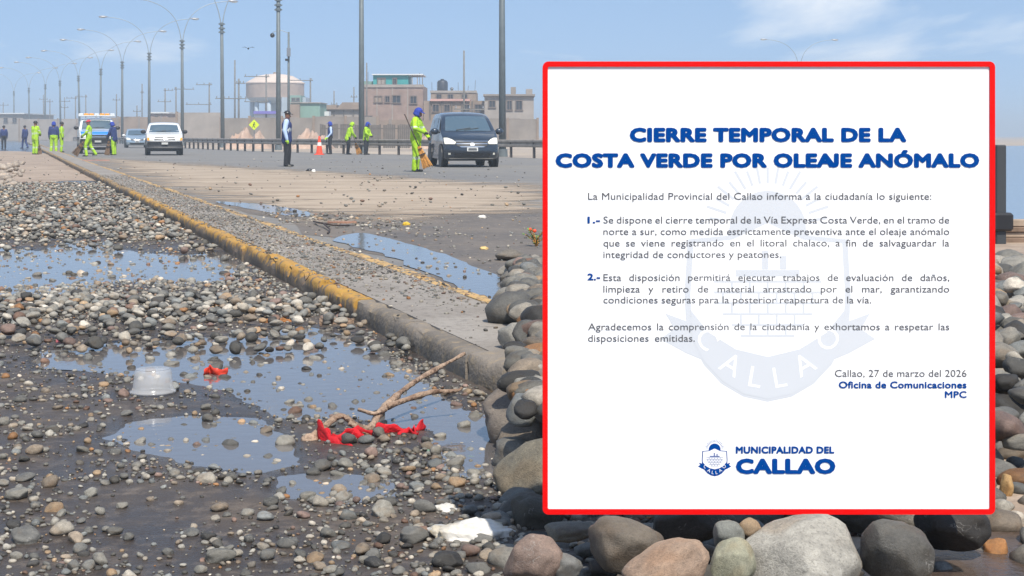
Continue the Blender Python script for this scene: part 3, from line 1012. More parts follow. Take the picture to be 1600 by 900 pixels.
# ------------------------------------------------------------------ notice board
BY = 3.20
PXM = BY / F
def bp_(px, py, dy=0.0):
    return Vector(((px - 1201.5) * PXM, dy, (804 - py) * PXM))
base = at(1201.5, 804, BY)
M_white = mat('white_vinyl', (.86, .86, .86), .55)
M_red = mat('red_enamel', (.80, .002, .002), .6, spec=.15)
M_blue = mat('blue_print', lin(0, 64, 138), .9, spec=.05)
M_greyp = mat('grey_print', lin(92, 92, 95), .9, spec=.1)
M_pale = mat('pale_print', (.60, .625, .66), .6)
M_galv = mat('galvanised_steel', lin(140, 142, 145), .45, .8, var=.15, scale=20)
nb = empty('notice_board', base, 0, 'square white notice board with red frame and blue Spanish headings on the cobbles', 'notice board')
WB, HB, FB = 707 * PXM, 708 * PXM, 8 * PXM
MB().add(box((0, .014, HB / 2), (WB - 1.2 * FB, .02, HB - 1.2 * FB))).build('panel', M_white, nb)
def rrect(w, h, r, n=6):
    o = []
    for cx, cz, a0 in ((w / 2 - r, h / 2 - r, 0), (-w / 2 + r, h / 2 - r, 90), (-w / 2 + r, -h / 2 + r, 180), (w / 2 - r, -h / 2 + r, 270)):
        for k in range(n + 1):
            a = math.radians(a0 + 90 * k / n)
            o.append((cx + r * math.cos(a), cz + r * math.sin(a)))
    return o
ro = rrect(WB, HB, .012); ri = rrect(WB - 2 * FB, HB - 2 * FB, .003)
n = len(ro)
v = [(x, 0, z + HB / 2) for x, z in ro] + [(x, 0, z + HB / 2) for x, z in ri] + [(x, .03, z + HB / 2) for x, z in ro] + [(x, .03, z + HB / 2) for x, z in ri]
f_ = []
for i in range(n):
    j = (i + 1) % n
    f_ += [(i, j, n + j, n + i), (2 * n + j, 2 * n + i, 3 * n + i, 3 * n + j), (j, i, 2 * n + i, 2 * n + j), (n + i, n + j, 3 * n + j, 3 * n + i)]
MB().add((v, f_)).build('frame', M_red, nb)
for sx in (-.3, .3):
    MB().add(tube([(sx, .045, HB * .9), (sx * 1.05, .62, -base.z - .03)], .013, 8)).build('leg', M_galv, nb, smooth=True)
    MB().add(box((sx, .037, HB * .5), (.03, .012, HB * .86))).build('back_rail', M_galv, nb)

def text_geo(s, offset=0.0, sw=1.0, sc_=1.0, res=3):
    cu = bpy.data.curves.new('t', 'FONT')
    cu.body = s
    cu.size = 1.0
    cu.offset = offset
    cu.space_word = sw
    cu.space_character = sc_
    cu.resolution_u = res
    ob = bpy.data.objects.new('t', cu)
    COL.objects.link(ob)
    dg = bpy.context.evaluated_depsgraph_get()
    me = bpy.data.meshes.new_from_object(ob.evaluated_get(dg))
    v = [tuple(p.co) for p in me.vertices]
    f = [tuple(p.vertices) for p in me.polygons]
    bpy.data.objects.remove(ob); bpy.data.curves.remove(cu); bpy.data.meshes.remove(me)
    return v, f
def ext(v):
    xs = [p[0] for p in v]; ys = [p[1] for p in v]
    return min(xs), max(xs), min(ys), max(ys)
CAPH = ext(text_geo('H')[0])[3]
BOLD_DIRS = [(math.cos(a), math.sin(a)) for a in [k * math.pi / 6 for k in range(12)]]
def line(s, x0, x1, base_y, cap, m, bold=0.0, xs=None, dy=.0030, name='text_line'):
    """one printed line: fitted between columns x0 and x1 on a baseline"""
    k = cap * PXM / (CAPH + 2 * bold)
    tw = (x1 - x0) * PXM
    sw = 1.0
    if xs and ' ' in s:
        a = ext(text_geo(s, 0, 1.0)[0]); b = ext(text_geo(s, 0, 2.0)[0])
        wa, wb_ = a[1] - a[0], b[1] - b[0]
        sw = 1.0 + (tw / (k * xs) - wa) / (wb_ - wa)
        if sw < .55 or sw > 3: sw = 1.0
    spc = 1.0 + bold * 1.3
    raw = s.replace('Ó', 'O')
    v, f = text_geo(raw, 0, sw, spc)
    if bold and 'J' in raw:       # let the J stand on the baseline
        i = raw.index('J')
        xa = ext(text_geo(raw[:i], 0, sw, spc)[0])[1]; xb = ext(text_geo(raw[:i + 1], 0, sw, spc)[0])[1]
        jv = [p for p in v if xa - .05 < p[0] < xb + .001 and p[1] < -.01]
        lo_ = min(p[1] for p in jv)
        xl_ = min(p[0] for p in jv)
        v = [(p[0], (p[1] - lo_) / (CAPH - lo_) * CAPH, p[2]) if xl_ - .001 <= p[0] <= xb + .001 else p for p in v]
    if 'Ó' in s:
        i = s.index('Ó')
        xb = ext(text_geo(raw[:i + 1], 0, sw, spc)[0])[1]; e_ = ext(text_geo('O')[0]); xc = xb - (e_[1] - e_[0]) / 2
        n_ = len(v)
        v = v + [(xc - .05, CAPH + .07, 0), (xc + .05, CAPH + .07, 0), (xc + .14, CAPH + .19, 0), (xc + .02, CAPH + .19, 0)]
        f = f + [(n_, n_ + 1, n_ + 2, n_ + 3)]
    e = ext(v)
    kk = tw / (e[1] - e[0] + 2 * bold)
    X0 = (x0 - 1201.5) * PXM; Z0 = (804 - base_y) * PXM
    b_ = MB()
    for q, (ox, oy) in enumerate([(0, 0)] + ([(bold * c_, bold * s_) for c_, s_ in BOLD_DIRS] if bold else [])):
        b_.add(([(X0 + (p[0] - e[0] + bold + ox) * kk, dy - q * .00002, Z0 + (p[1] + bold + oy) * k) for p in v], f))
    return b_.build(name, m, nb)
line('CIERRE TEMPORAL DE LA', 984, 1417, 222, 22.5, M_blue, .062)
line('COSTA VERDE POR OLEAJE ANÓMALO', 868, 1531, 262, 22.5, M_blue, .062)
body = [('La Municipalidad Provincial del Callao informa a la ciudadanía lo siguiente:', 919, 1456, 312),
        ('Se dispone el cierre temporal de la Vía Expresa Costa Verde, en el tramo de', 943, 1484, 349),
        ('norte a sur, como medida estrictamente preventiva ante el oleaje anómalo', 943, 1484, 367),
        ('que se viene registrando en el litoral chalaco, a fin de salvaguardar la', 943, 1484, 385),
        ('integridad de conductores y peatones.', 943, 1221, 403),
        ('Esta disposición permitirá ejecutar trabajos de evaluación de daños,', 943, 1484, 439),
        ('limpieza y retiro de material arrastrado por el mar, garantizando', 943, 1484, 457),
        ('condiciones seguras para la posterior reapertura de la vía.', 943, 1362, 474),
        ('Agradecemos la comprensión de la ciudadanía y exhortamos a respetar las', 919, 1484, 516),
        ('disposiciones emitidas.', 919, 1086, 534)]
for s, x0, x1, by in body:
    line(s, x0, x1, by, 10.6, M_greyp, 0, xs=1.16)
line('Callao, 27 de marzo del 2026', 1305, 1511, 589, 10.8, M_greyp, 0)
line('1.-', 918, 938, 349, 10.5, M_blue, .035)
line('2.-', 918, 938, 438, 10.5, M_blue, .035)
line('Oficina de Comunicaciones', 1311, 1511, 607, 10.8, M_blue, .03)
line('MPC', 1477, 1511, 622, 10.5, M_blue, .028)
line('MUNICIPALIDAD DEL', 1150, 1304, 709, 11, M_blue, .05)
line('CALLAO', 1150, 1306, 741, 24, M_blue, .06)

def emblem(cx, top, bot, m1, m2, dy, name):
    """shield with rising sun, brick fort, ribbon ends and curved town name"""
    h = bot - top
    u = h / 368.0
    def P(x, y): return (cx + x * u, top + y * u)
    e = bpy.data.objects.new(name, None); link(e, nb)
    def poly(pts, m, d, nm):
        v = []
        for x, y in pts:
            q = bp_(*P(x, y)); v.append((q.x, dy + d * .7, q.z))
        bm = bmesh.new()
        vs = [bm.verts.new(p) for p in v]
        es = [bm.edges.new((vs[i], vs[(i + 1) % len(vs)])) for i in range(len(vs))]
        bmesh.ops.triangle_fill(bm, use_beauty=True, edges=es, normal=(0, -1, 0))
        me = bpy.data.meshes.new(nm); bm.to_mesh(me); bm.free(); me.materials.append(m)
        return link(bpy.data.objects.new(nm, me), e)
    def strips(segs, w, m, d, nm):
        b = MB()
        for (x0, y0), (x1, y1) in segs:
            dx, dy_ = x1 - x0, y1 - y0
            l = math.hypot(dx, dy_); nx, ny = -dy_ / l * w / 2, dx / l * w / 2
            vv = []
            for x, y in ((x0 + nx, y0 + ny), (x1 + nx, y1 + ny), (x1 - nx, y1 - ny), (x0 - nx, y0 - ny)):
                q = bp_(*P(x, y)); vv.append((q.x, dy + d * .7, q.z))
            b.add((vv, [(0, 1, 2, 3)]))
        return b.build(nm, m, e)
    sh = [(-125, 112), (-60, 106), (0, 78), (60, 106), (125, 112), (130, 200), (128, 236), (119, 272), (100, 308), (72, 338), (38, 358), (0, 366), (-38, 358), (-72, 338), (-100, 308), (-119, 272), (-128, 236), (-130, 200)]
    ins = [(x * .93, 112 + (y - 105) * .93) for x, y in sh]
    rays = []
    for k in range(17):
        a = math.radians(188 + k * 164 / 16)
        rays.append(((math.cos(a) * 68, 92 + math.sin(a) * 68), (math.cos(a) * (92 + 8 * (k % 2)), 92 + math.sin(a) * (92 + 8 * (k % 2)))))
    strips(rays, 4, m1, -.0001, 'sun_rays')
    sunp = [(math.cos(math.radians(180 + 180 * k / 20)) * 60, 96 + math.sin(math.radians(180 + 180 * k / 20)) * 60) for k in range(21)]
    poly(sunp + [(60, 108), (-60, 108)], m1, -.0002, 'sun')
    for s in (-1, 1):
        poly([(s * 100, 250), (s * 160, 228), (s * 146, 252), (s * 168, 268), (s * 128, 290), (s * 104, 300)], m1, -.00025, 'ribbon')
    poly(sh, m1, -.0003, 'shield')
    poly(ins, m2, -.0005, 'shield_field')
    lower = [(-121, 222), (-92, 258), (-50, 284), (0, 296), (50, 284), (92, 258), (121, 222), (118, 268), (99, 304), (71, 334), (38, 354), (0, 362), (-38, 354), (-71, 334), (-99, 304), (-118, 268)]
    poly(lower, m1, -.0007, 'name_band')
    br = []
    for r in range(6):
        y = 178 + r * 17
        hw = 84 - max(0, r - 2) * 14
        br.append(((-hw, y), (hw, y)))
        for c in range(-3, 4):
            x = c * 28 + (14 if r % 2 else 0)
            if abs(x) < hw and r < 5: br.append(((x, y + 2), (x, y + 15)))
    strips(br, 3.2, m1, -.0008, 'fort_bricks')
    strips([((-50, 165), (50, 165)), ((-4, 130), (-4, 159)), ((24, 138), (24, 159))], 10, m1, -.0008, 'towers')
    b = MB()
    for i, ch in enumerate('CALLAO'):
        v, f = text_geo(ch, .0)
        ee = ext(v)
        t = (i - 2.5) / 2.5
        gx, gy = t * 94, 329 - 62 * t * t
        a = t * .85
        sc_ = 34 / .73
        vv = []
        for p in v:
            lx, ly = (p[0] - (ee[0] + ee[1]) / 2) * sc_, (p[1] - .36) * sc_
            x = gx + lx * math.cos(a) - ly * math.sin(a)
            y = gy - (lx * math.sin(a) + ly * math.cos(a))
            q = bp_(*P(x, y)); vv.append((q.x, dy - .00065, q.z))
        b.add((vv, f))
    b.build('band_letters', m2, e)
emblem(1200, 262, 630, M_pale, M_white, .0039, 'pale_emblem')
emblem(1117, 688, 745, M_blue, M_white, .0039, 'blue_emblem')

# ------------------------------------------------------------------ street lamps
M_pole = mat('pole_grey', lin(96, 104, 106), .6, .2, var=.12, scale=3)
M_arm = mat('lamp_arm', lin(150, 160, 165), .5, .4)
M_head = mat('lamp_head', lin(165, 165, 165), .4, .4)
M_glass_l = mat('lamp_lens', lin(210, 210, 200), .2)
ROADA = math.atan2(NV.y, NV.x)
def lamp_parts(e, arms=(-1, 1), seed=0):
    mb = MB().add(tube([(0, 0, -.1), (0, 0, 5), (0, 0, 10)], [.17, .145, .12], 12)); mb.build('pole', M_pole, e, smooth=True)
    MB().add(tube([(0, 0, 0), (0, 0, .35)], [.25, .23], 12)).build('base_collar', M_pole, e, sharp=40)
    c = MB()
    for z in (9.15, 9.45, 9.8):
        c.add(tube([(0, 0, z), (0, 0, z + .16)], .19, 10)); c.add(box((0, 0, z + .08), (.52, .08, .08)))
    c.build('clamp', M_pole, e)
    for s in arms:
        pts = spline([(s * .06, 0, 9.9), (s * .28, 0, 11.0), (s * .75, 0, 12.1), (s * 1.7, 0, 13.0), (s * 3.0, 0, 13.55), (s * 4.4, 0, 13.75)], 5)
        MB().add(tube(pts, [.045] * 8 + [.036] * (len(pts) - 8), 6)).build('arm', M_arm, e, smooth=True)
        MB().add(sphere((s * 4.85, 0, 13.78), (.5, .17, .11), 10, 6)).build('lamp_head', M_head, e, smooth=True)
        MB().add(sphere((s * 4.95, 0, 13.70), (.32, .12, .07), 10, 6)).build('lens', M_glass_l, e, smooth=True)
lamps = [(785, 69), (565, 83), (435, 101), (348, 123), (285, 145), (233, 167), (191, 187), (157, 207), (125, 231), (95, 252), (70, 270), (46, 290), (22, 312)]
nth = ['first', 'second', 'third', 'fourth', 'fifth', 'sixth', 'seventh', 'eighth', 'ninth', 'tenth', 'eleventh', 'twelfth', 'thirteenth']
first = None
def copy_tree(o, parent=None):
    c = o.copy(); COL.objects.link(c); c.parent = parent
    for ch in list(o.children): copy_tree(ch, c)
    return c
for i, (px, Y) in enumerate(lamps):
    lab = f'grey double-arm street lamp, {nth[i]} of the row counted from the dark minivan'
    if first is None:
        e = empty('street_lamp', ((px - 800) / F * Y, Y, 0), ROADA, lab, 'street lamp', 'street lamps along the road')
        lamp_parts(e); first = e
    else:
        e = copy_tree(first); e.location = ((px - 800) / F * Y, Y, 0); e['label'] = lab
    e.rotation_euler = (random.gauss(0, .006), random.gauss(0, .007), ROADA + random.gauss(0, .05))
e = copy_tree(first); e.location = ((1249 - 800) / F * 205, 205, 0); e.rotation_euler = (0, 0, .1)
e['label'] = 'street lamp whose arm and head rise above the notice board'

# ------------------------------------------------------------------ utility poles
M_wood = mat('weathered_pole', lin(110, 108, 104), .9, var=.15, scale=4)
def upole(px, ytop, Y, arms, label, r=.13):
    zt = at(px, ytop, Y).z
    e = empty('utility_pole', ((px - 800) / F * Y, Y, 0), .25, label, 'utility pole', 'utility poles behind the road')
    MB().add(tube([(0, 0, -.1), (0, 0, zt)], [r, r * .7], 8)).build('pole', M_wood, e, smooth=True)
    for dz, a, b in arms:
        a, b = a * .75, b * .75
        MB().add(box(((a + b) / 2, -.1, zt - dz), (abs(b - a), .09, .10))).build('crossarm', M_wood, e)
        k = MB()
        for q in (a + .15, (a + b) / 2, b - .15):
            k.add(lathe([(.03, 0), (.07, .05), (.05, .12), (.07, .17), (.02, .22)], 6, c=(q, -.1, zt - dz + .06)))
        k.build('insulators', M_galv, e)
ups = [(5, 160, 330, [(.6, -1.5, 1.5)]), (68, 148, 330, [(1, -1.2, 1.2)]), (78, 155, 300, [(.5, -1.8, .8)]), (101, 152, 300, [(.8, -1.4, 1.4), (2, -1, 1)]),
       (118, 150, 280, [(.4, -2.2, .4)]), (134, 148, 280, [(.4, -2.2, .4)]), (182, 147, 260, [(1, -.9, .9)]), (214, 165, 260, [(1, -.9, .9)]), (222, 131, 260, [(1.5, -.4, .4)]),
       (258, 138, 230, [(.3, -.3, 1.6), (2.0, -1.5, 1.2)]), (275, 136, 220, [(.3, -.4, 3.4)]), (327, 129, 210, [(.3, -2.4, .5), (3, -4.2, .4), (7, -2, 2.4)]),
       (367, 94, 200, [(5, -2, 2), (9, -1.6, 1.8)]), (373, 123, 170, [(.5, -.5, .9), (2.2, -3.4, .5)]), (416, 116, 190, [(.3, -3.6, .5), (3.4, -3.6, .4)]),
       (485, 122, 190, [(.3, -3.8, .4)]), (522, 142, 230, [(2, -.7, .7)]), (553, 136, 230, [(1.5, -.7, .7)]), (725, 79, 120, [(4.6, -1.1, 2.2)]), (573, 98, 150, [])]
for i, (px, yt, Y, arms) in enumerate(ups):
    lab = f'thin weathered utility pole with crossarms, number {i + 1} from the left' if False else None
    ordn = nth + ['fourteenth', 'fifteenth', 'sixteenth', 'seventeenth', 'eighteenth', 'nineteenth', 'twentieth']
    lab = f'thin dark utility pole, {ordn[i]} of them from the left'
    if px == 725: lab = 'thin utility pole with one crossarm rising above the dark minivan'
    if px == 573: lab = 'slim bare pole beside the turquoise rooftop room'
    if px == 367: lab = 'tall thin utility pole left of the elevated water tank'
    if px == 416: lab = 'utility pole with two crossarms in front of the water tank'
    if px == 485: lab = 'utility pole with one long crossarm right of the water tank'
    upole(px, yt, Y, arms, lab, .13 if Y > 150 else .09)
# camera mast
Y = 110
e = empty('camera_mast', ((451 - 800) / F * Y, Y, 0), .15, 'slim mast with camera arm and dome above the vest man', 'camera mast')
zt = at(451, 50, Y).z
MB().add(tube([(0, 0, -.1), (0, 0, zt)], [.11, .07], 8)).build('pole', M_pole, e, smooth=True)
MB().add(tube(spline([(0, 0, zt - .1), (-.6, 0, zt + .12), (-1.15, 0, zt - .05)], 6), .025, 6)).build('arm', M_arm, e, smooth=True)
M_black = mat('black_plastic', lin(28, 28, 30), .35)
MB().add(sphere((-1.15, 0, zt - .25), .17, 12, 8)).build('camera_dome', M_black, e, smooth=True)
MB().add(box((0, -.1, zt - 1.45), (.28, .16, .6))).build('control_box', M_galv, e)
MB().add(box((-.1, -.1, zt - 2.0), (.3, .1, .16))).build('bracket', M_black, e)

# ------------------------------------------------------------------ guard rails
M_rail = mat('guardrail_steel', lin(150, 142, 132), .6, .3, var=.2, scale=3)
M_railpost = mat('guardrail_post', lin(70, 64, 60), .8)
def guardrail(pts, z1, label, post_gap=2.0, height=.32, depth=.08, m=M_rail, name='guard_rail'):
    P = spline([Vector((p[0], p[1], 0)) for p in pts], 24)
    e = empty(name, P[0], 0, label, 'guard rail')
    o0 = P[0]
    prof = [(0, 0), (.035, .03), (.035, .10), (-.02, .14), (-.02, .18), (.035, .22), (.035, .29), (0, .32)]
    prof = [(d * depth / .08, h * height / .32) for d, h in prof]
    v, f = [], []
    n = len(prof)
    for i, p in enumerate(P):
        d = (P[min(i + 1, len(P) - 1)] - P[max(i - 1, 0)]).normalized()
        nn = Vector((d.y, -d.x, 0))
        if nn.y > 0: nn = -nn
        for a, h in prof:
            q = p - o0 + nn * a
            v.append((q.x, q.y, z1 - height + h))
        for a, h in prof[::-1]:
            q = p - o0 + nn * (a - .006)
            v.append((q.x, q.y, z1 - height + h))
    N = 2 * n
    for i in range(len(P) - 1):
        for k in range(N):
            f.append((i * N + k, i * N + (k + 1) % N, (i + 1) * N + (k + 1) % N, (i + 1) * N + k))
    MB().add((v, f)).build('beam', m, e, smooth=False)
    acc = post_gap
    pm = None
    for i in range(1, len(P)):
        seg = P[i] - P[i - 1]
        L = seg.length
        while acc < L:
            q = P[i - 1] + seg * (acc / L) - o0
            if pm is None:
                po = MB().add(box((0, .09, z1 / 2 - .05), (.12, .12, z1 + .1))).build('post', M_railpost, e); pm = po.data
            else:
                po = link(bpy.data.objects.new('post', pm), e)
            po.location = (q.x, q.y, 0)
            acc += post_gap
        acc -= L
    return e
def g2(px, py): 
    p = gp(px, py); return (p.x, p.y)
guardrail([g2(905, 249.5), g2(800, 246.5), g2(640, 243), g2(400, 237), g2(270, 231)], .78, 'long dusty steel guard rail behind the workers and cars', 2.0)
guardrail([g2(262, 230.6), g2(200, 225.5), g2(120, 221), g2(40, 218)], .76, 'far stretch of guard rail behind the white vehicles', 4.0)
# low timber barrier at the right edge
M_timber = mat('brown_timber', lin(118, 98, 82), .85, var=.25, scale=6)
M_timber_l = mat('pale_timber', lin(160, 142, 124), .85, var=.2, scale=6)
bx = empty('beam_barrier', (4.0, 13.6, 0), 0, 'low brown barrier of stacked beams at the right edge of the beach', 'barrier')
for k, (z, h, m) in enumerate(((.025, .05, M_timber), (.075, .045, M_timber_l), (.122, .045, M_timber), (.178, .06, M_timber_l))):
    MB().add(bbox_((1.2, (k % 2) * .02, z), (6.6, .12, h), .006)).build('beam', m, bx)
M_darkpost = mat('dark_post', lin(52, 56, 60), .7)
pst = empty('barrier_post', (at(1562, 340, 13.4).x, 13.4, 0), 0, 'dark blue grey post at the right edge of the notice board', 'post')
MB().add(bbox_((0, 0, .42), (.09, .09, .9), .01)).build('shaft', M_darkpost, pst)
MB().add(bbox_((0, 0, .2), (.2, .16, .16), .02)).build('clamp', M_black, pst)

# ------------------------------------------------------------------ buildings and walls behind the road
M_brick = mat('dusty_brick', lin(142, 122, 112), .9, var=.2, scale=.9, bump=.3, bscale=6)
M_plaster = mat('grey_plaster', lin(150, 142, 134), .9, var=.12, scale=.8)
M_plaster2 = mat('brown_plaster', lin(138, 122, 108), .9, var=.14, scale=.7)
M_wallc = mat('rough_wall', lin(134, 126, 118), .95, var=.16, scale=.6)
M_turq = mat('turquoise_paint', lin(52, 148, 146), .7, var=.08, scale=1)
M_greenw = mat('faded_green_paint', lin(120, 150, 138), .85, var=.1, scale=.6)
M_win = mat('dark_window', lin(48, 52, 58), .25)
M_frame = mat('window_frame', lin(112, 100, 92), .8)
M_roofw = mat('white_sheet_roof', lin(205, 208, 208), .6)
M_roofp = mat('pinkish_sheet_roof', lin(190, 150, 140), .8, var=.15, scale=1)
M_door = mat('grey_planks', lin(98, 92, 86), .9, var=.2, scale=3)

def block(e, x0, x1, ytop, Y, m, name='wall', depth=6.0, zb=-.1, base=None):
    """box by photo columns; e at (ex,ey)"""
    a, b = (x0 - 800) / F * Y, (x1 - 800) / F * Y
    zt = at(0, ytop, Y).z
    o = e.location
    return MB().add(box(((a + b) / 2 - o.x, Y + depth / 2 - o.y, (zt + zb) / 2), (b - a, depth, zt - zb))).build(name, m, e)
def window(e, x0, x1, y0, y1, Y, m=None):
    a, b = at(x0, y0, Y), at(x1, y1, Y)
    o = e.location
    c = ((a.x + b.x) / 2 - o.x, Y - .03 - o.y, (a.z + b.z) / 2)
    w, h = b.x - a.x, a.z - b.z
    wn_ = MB().add(box((c[0], c[1] + .02, c[2]), (w, .05, h))).build('window', m or M_win, e)
    fr = MB()
    t = .09
    for cx, cz, sx, sz in ((0, h / 2, w + t, t), (0, -h / 2, w + t * 2, t), (-w / 2, 0, t, h - t), (w / 2, 0, t, h - t), (0, 0, t * .6, h - t)):
        fr.add(box((c[0] + cx, c[1] - .03, c[2] + cz), (sx, .12, sz)))
    fr.build('frame', M_frame, wn_)

def bld(px, Y, label, cat='building', name='building'):
    return empty(name, ((px - 800) / F * Y, Y, 0), 0, label, cat)
# brick house with turquoise rooftop room
Y = 155
e = bld(612, Y, 'two-storey brick house with turquoise rooftop room', name='brick_house')
block(e, 566, 661, 134, Y, M_brick, 'wall', 8)
block(e, 565, 662, 132, Y - .1, M_plaster, 'parapet', .25, at(0, 136.5, Y).z)
for x in (589, 613, 637): block(e, x - .8, x + .8, 134, Y - .06, M_plaster, 'pillar', .2)
window(e, 613, 626, 149, 161, Y); window(e, 641, 651, 150, 162, Y); window(e, 585, 597, 150, 160, Y, M_plaster2); window(e, 602, 609, 150, 160, Y, M_win)
window(e, 570, 582, 181, 200, Y); 
block(e, 583, 638, 117, Y + .4, M_turq, 'rooftop_room', 5, at(0, 134, Y).z)
block(e, 581, 661, 115.4, Y + .1, M_roofw, 'roof', 6, at(0, 117.2, Y).z)
for x in (644, 652, 660): block(e, x - .6, x + .6, 117, Y + .3, M_plaster, 'pillar', .15, at(0, 134, Y).z)
window(e, 590, 602, 122, 132, Y + .4, M_plaster); window(e, 614, 620, 122, 133, Y + .4)
block(e, 566, 584, 127, Y + 2, M_greenw, 'parapet_room', 4, at(0, 134, Y).z)
for x in (567, 575, 642, 656, 660):
    pa = at(x, 133, Y + .3); L_ = random.uniform(.6, 1.5)
    MB().add(tube([(pa.x - e.location.x, .3, pa.z), (pa.x - e.location.x + random.uniform(-.08, .08), .3, pa.z + L_)], .03, 5)).build('rebar', M_galv, e)
# building with black tank
Y = 175
e = bld(708, Y, 'grey block building with black rooftop water tank', name='block_building')
block(e, 673, 744, 143, Y, M_plaster2, 'wall', 9)
block(e, 672, 745, 141.5, Y - .1, M_plaster, 'parapet', .3, at(0, 145, Y).z)
p = at(690, 141, Y)
o = e.location
M_tank = mat('black_tank', lin(44, 48, 56), .5)
MB().add(lathe([(.02, 0), (.62, 0), (.62, .95), (.5, 1.15), (.22, 1.25), (.2, 1.35), (.02, 1.35)], 16, c=(p.x - o.x, 2, p.z))).build('water_tank', M_tank, e, sharp=40)
MB().add(sphere((at(705, 138, Y).x - o.x, 2, at(705, 138, Y).z), .2, 8, 6)).build('dish', M_galv, e)
for a, b in ((682, 690), (700, 708), (722, 730)): window(e, a, b, 147, 155, Y)
for x in (675, 683, 716, 731, 742):
    pa = at(x, 142, Y + .3); L_ = random.uniform(.5, 1.3)
    MB().add(tube([(pa.x - e.location.x, .3, pa.z), (pa.x - e.location.x + random.uniform(-.08, .08), .3, pa.z + L_)], .03, 5)).build('rebar', M_galv, e)
# low house with pinkish roof
Y = 150
e = bld(702, Y, 'low brown house with pinkish sheet roof behind the minivan', name='low_house')
block(e, 662, 758, 157.5, Y, M_plaster2, 'wall', 7)
block(e, 672, 734, 154.5, Y - .3, M_roofp, 'roof', 7.6, at(0, 158, Y).z)
for x in (672, 690, 706, 722, 738): block(e, x - .9, x + .9, 158, Y - .12, M_door, 'pillar', .3)
for a, b in ((676, 686), (694, 703), (725, 734), (742, 752)): window(e, a, b, 163, 175, Y)
# grey building right
Y = 148
e = bld(798, Y, 'grey two-storey building behind the nearest lamp post', name='grey_building')
block(e, 757, 834, 150, Y, M_plaster, 'wall', 8)
block(e, 755, 836, 147, Y - .3, M_wallc, 'roof_slab', 8.6, at(0, 150, Y).z)
for a, b, c, d in ((764, 774, 157, 168), (792, 800, 157, 172), (806, 816, 157, 172), (764, 774, 186, 202), (795, 812, 186, 206)): window(e, a, b, c, d, Y)
block(e, 798, 806, 136, Y + 2, M_wallc, 'stair_head', 3, at(0, 147, Y).z)
block(e, 822, 832, 139, Y + 2, M_plaster, 'stair_head', 3, at(0, 147, Y).z)
# green wall and sheds
Y = 170
e = bld(478, Y, 'faded green shed wall left of the brick house', name='green_shed')
block(e, 454, 500, 161, Y, M_greenw, 'wall', 6); block(e, 453, 468, 163, Y - .6, M_plaster2, 'side_room', 5)
block(e, 453, 501, 159.8, Y - .2, M_plaster, 'roof', 6.4, at(0, 161.3, Y).z)
e = bld(532, Y, 'low pale shack with brown roof beside the brick house', name='pale_shack')
block(e, 505, 566, 171, Y + 8, M_plaster, 'wall', 5)
o = e.location
for a, b, yy in ((525, 566, 160), (500, 526, 164)):
    p0, p1 = at(a, 171, Y + 7.8), at(b, 171, Y + 7.8); zt = at(0, yy, Y + 7.8).z
    x0, x1, yf, z0 = p0.x - o.x, p1.x - o.x, Y + 7.6 - o.y, p0.z
    v = [(x0, yf, z0), (x1, yf, z0), (x1, yf, zt), (x0 + (x1 - x0) * .25, yf, zt), (x0, yf + 5.6, z0), (x1, yf + 5.6, z0), (x1, yf + 5.6, zt), (x0 + (x1 - x0) * .25, yf + 5.6, zt)]
    MB().add((v, [(0, 1, 2, 3), (7, 6, 5, 4), (0, 3, 7, 4), (3, 2, 6, 7), (1, 5, 6, 2), (0, 4, 5, 1)])).build('roof', M_plaster2, e)
block(e, 490, 514, 174, Y + 4, M_roofw, 'water_trough', 2, at(0, 181, Y + 4).z)
for x in (509, 522, 537, 552): block(e, x - .7, x + .7, 172, Y + 7.8, M_door, 'pillar', .3)
# long boundary walls
def wall_run(x0, x1, ytop, Y, m, label, panel=3.0, name='boundary_wall'):
    e = bld((x0 + x1) / 2, Y, label, 'wall', name)
    a, b = (x0 - 800) / F * Y, (x1 - 800) / F * Y
    zt = at(0, ytop, Y).z
    n = max(1, int(round((b - a) / panel)))
    o = e.location
    for k in range(n):
        xa, xb = a + (b - a) * k / n, a + (b - a) * (k + 1) / n
        MB().add(box(((xa + xb) / 2 - o.x, .1, (zt - .1) / 2 + random.uniform(-.06, .06)), (xb - xa - .04, .2, zt + .1))).build('panel', m, e)
    for k in range(n + 1):
        MB().add(box((a + (b - a) * k / n - o.x, .06, (zt + .08) / 2), (.22, .3, zt + .15))).build('pillar', M_plaster2 if m is not M_plaster2 else M_wallc, e)
    return e
wall_run(390, 590, 183, 135, M_wallc, 'grey boundary wall behind the vest man and cone')
wall_run(575, 680, 188, 138, M_plaster2, 'brown boundary wall below the brick house', 2.4)
wall_run(276, 348, 176, 160, M_plaster, 'grey ruined enclosure wall behind the white pickup', 3.2)
wall_run(150, 285, 183, 215, M_plaster2, 'far brown boundary wall behind the blue truck')
wall_run(345, 396, 185, 150, M_wallc, 'low grey wall behind the yellow sign')
wall_run(700, 840, 186, 136, M_wallc, 'dusty wall behind the dark minivan')
e = wall_run(30, 150, 186, 260, M_plaster, 'pale hazy wall at the far left')
e = bld(20, 300, 'far pale warehouse at the left edge', name='far_warehouse')
block(e, -30, 36, 178, 300, M_plaster, 'wall', 20); block(e, -32, 38, 176.5, 299.5, M_roofw, 'roof', 21, at(0, 178.2, 300).z)
for a in (-8, 6, 20): window(e, a, a + 6, 184, 192, 300)
e = bld(245, 225, 'small far house with pale roof above the brown wall', name='far_house')
block(e, 234, 262, 177, 225, M_brick, 'wall', 8); block(e, 232, 264, 175, 224.7, M_roofw, 'roof', 8.5, at(0, 177.2, 225).z); window(e, 242, 247, 180, 184, 225)
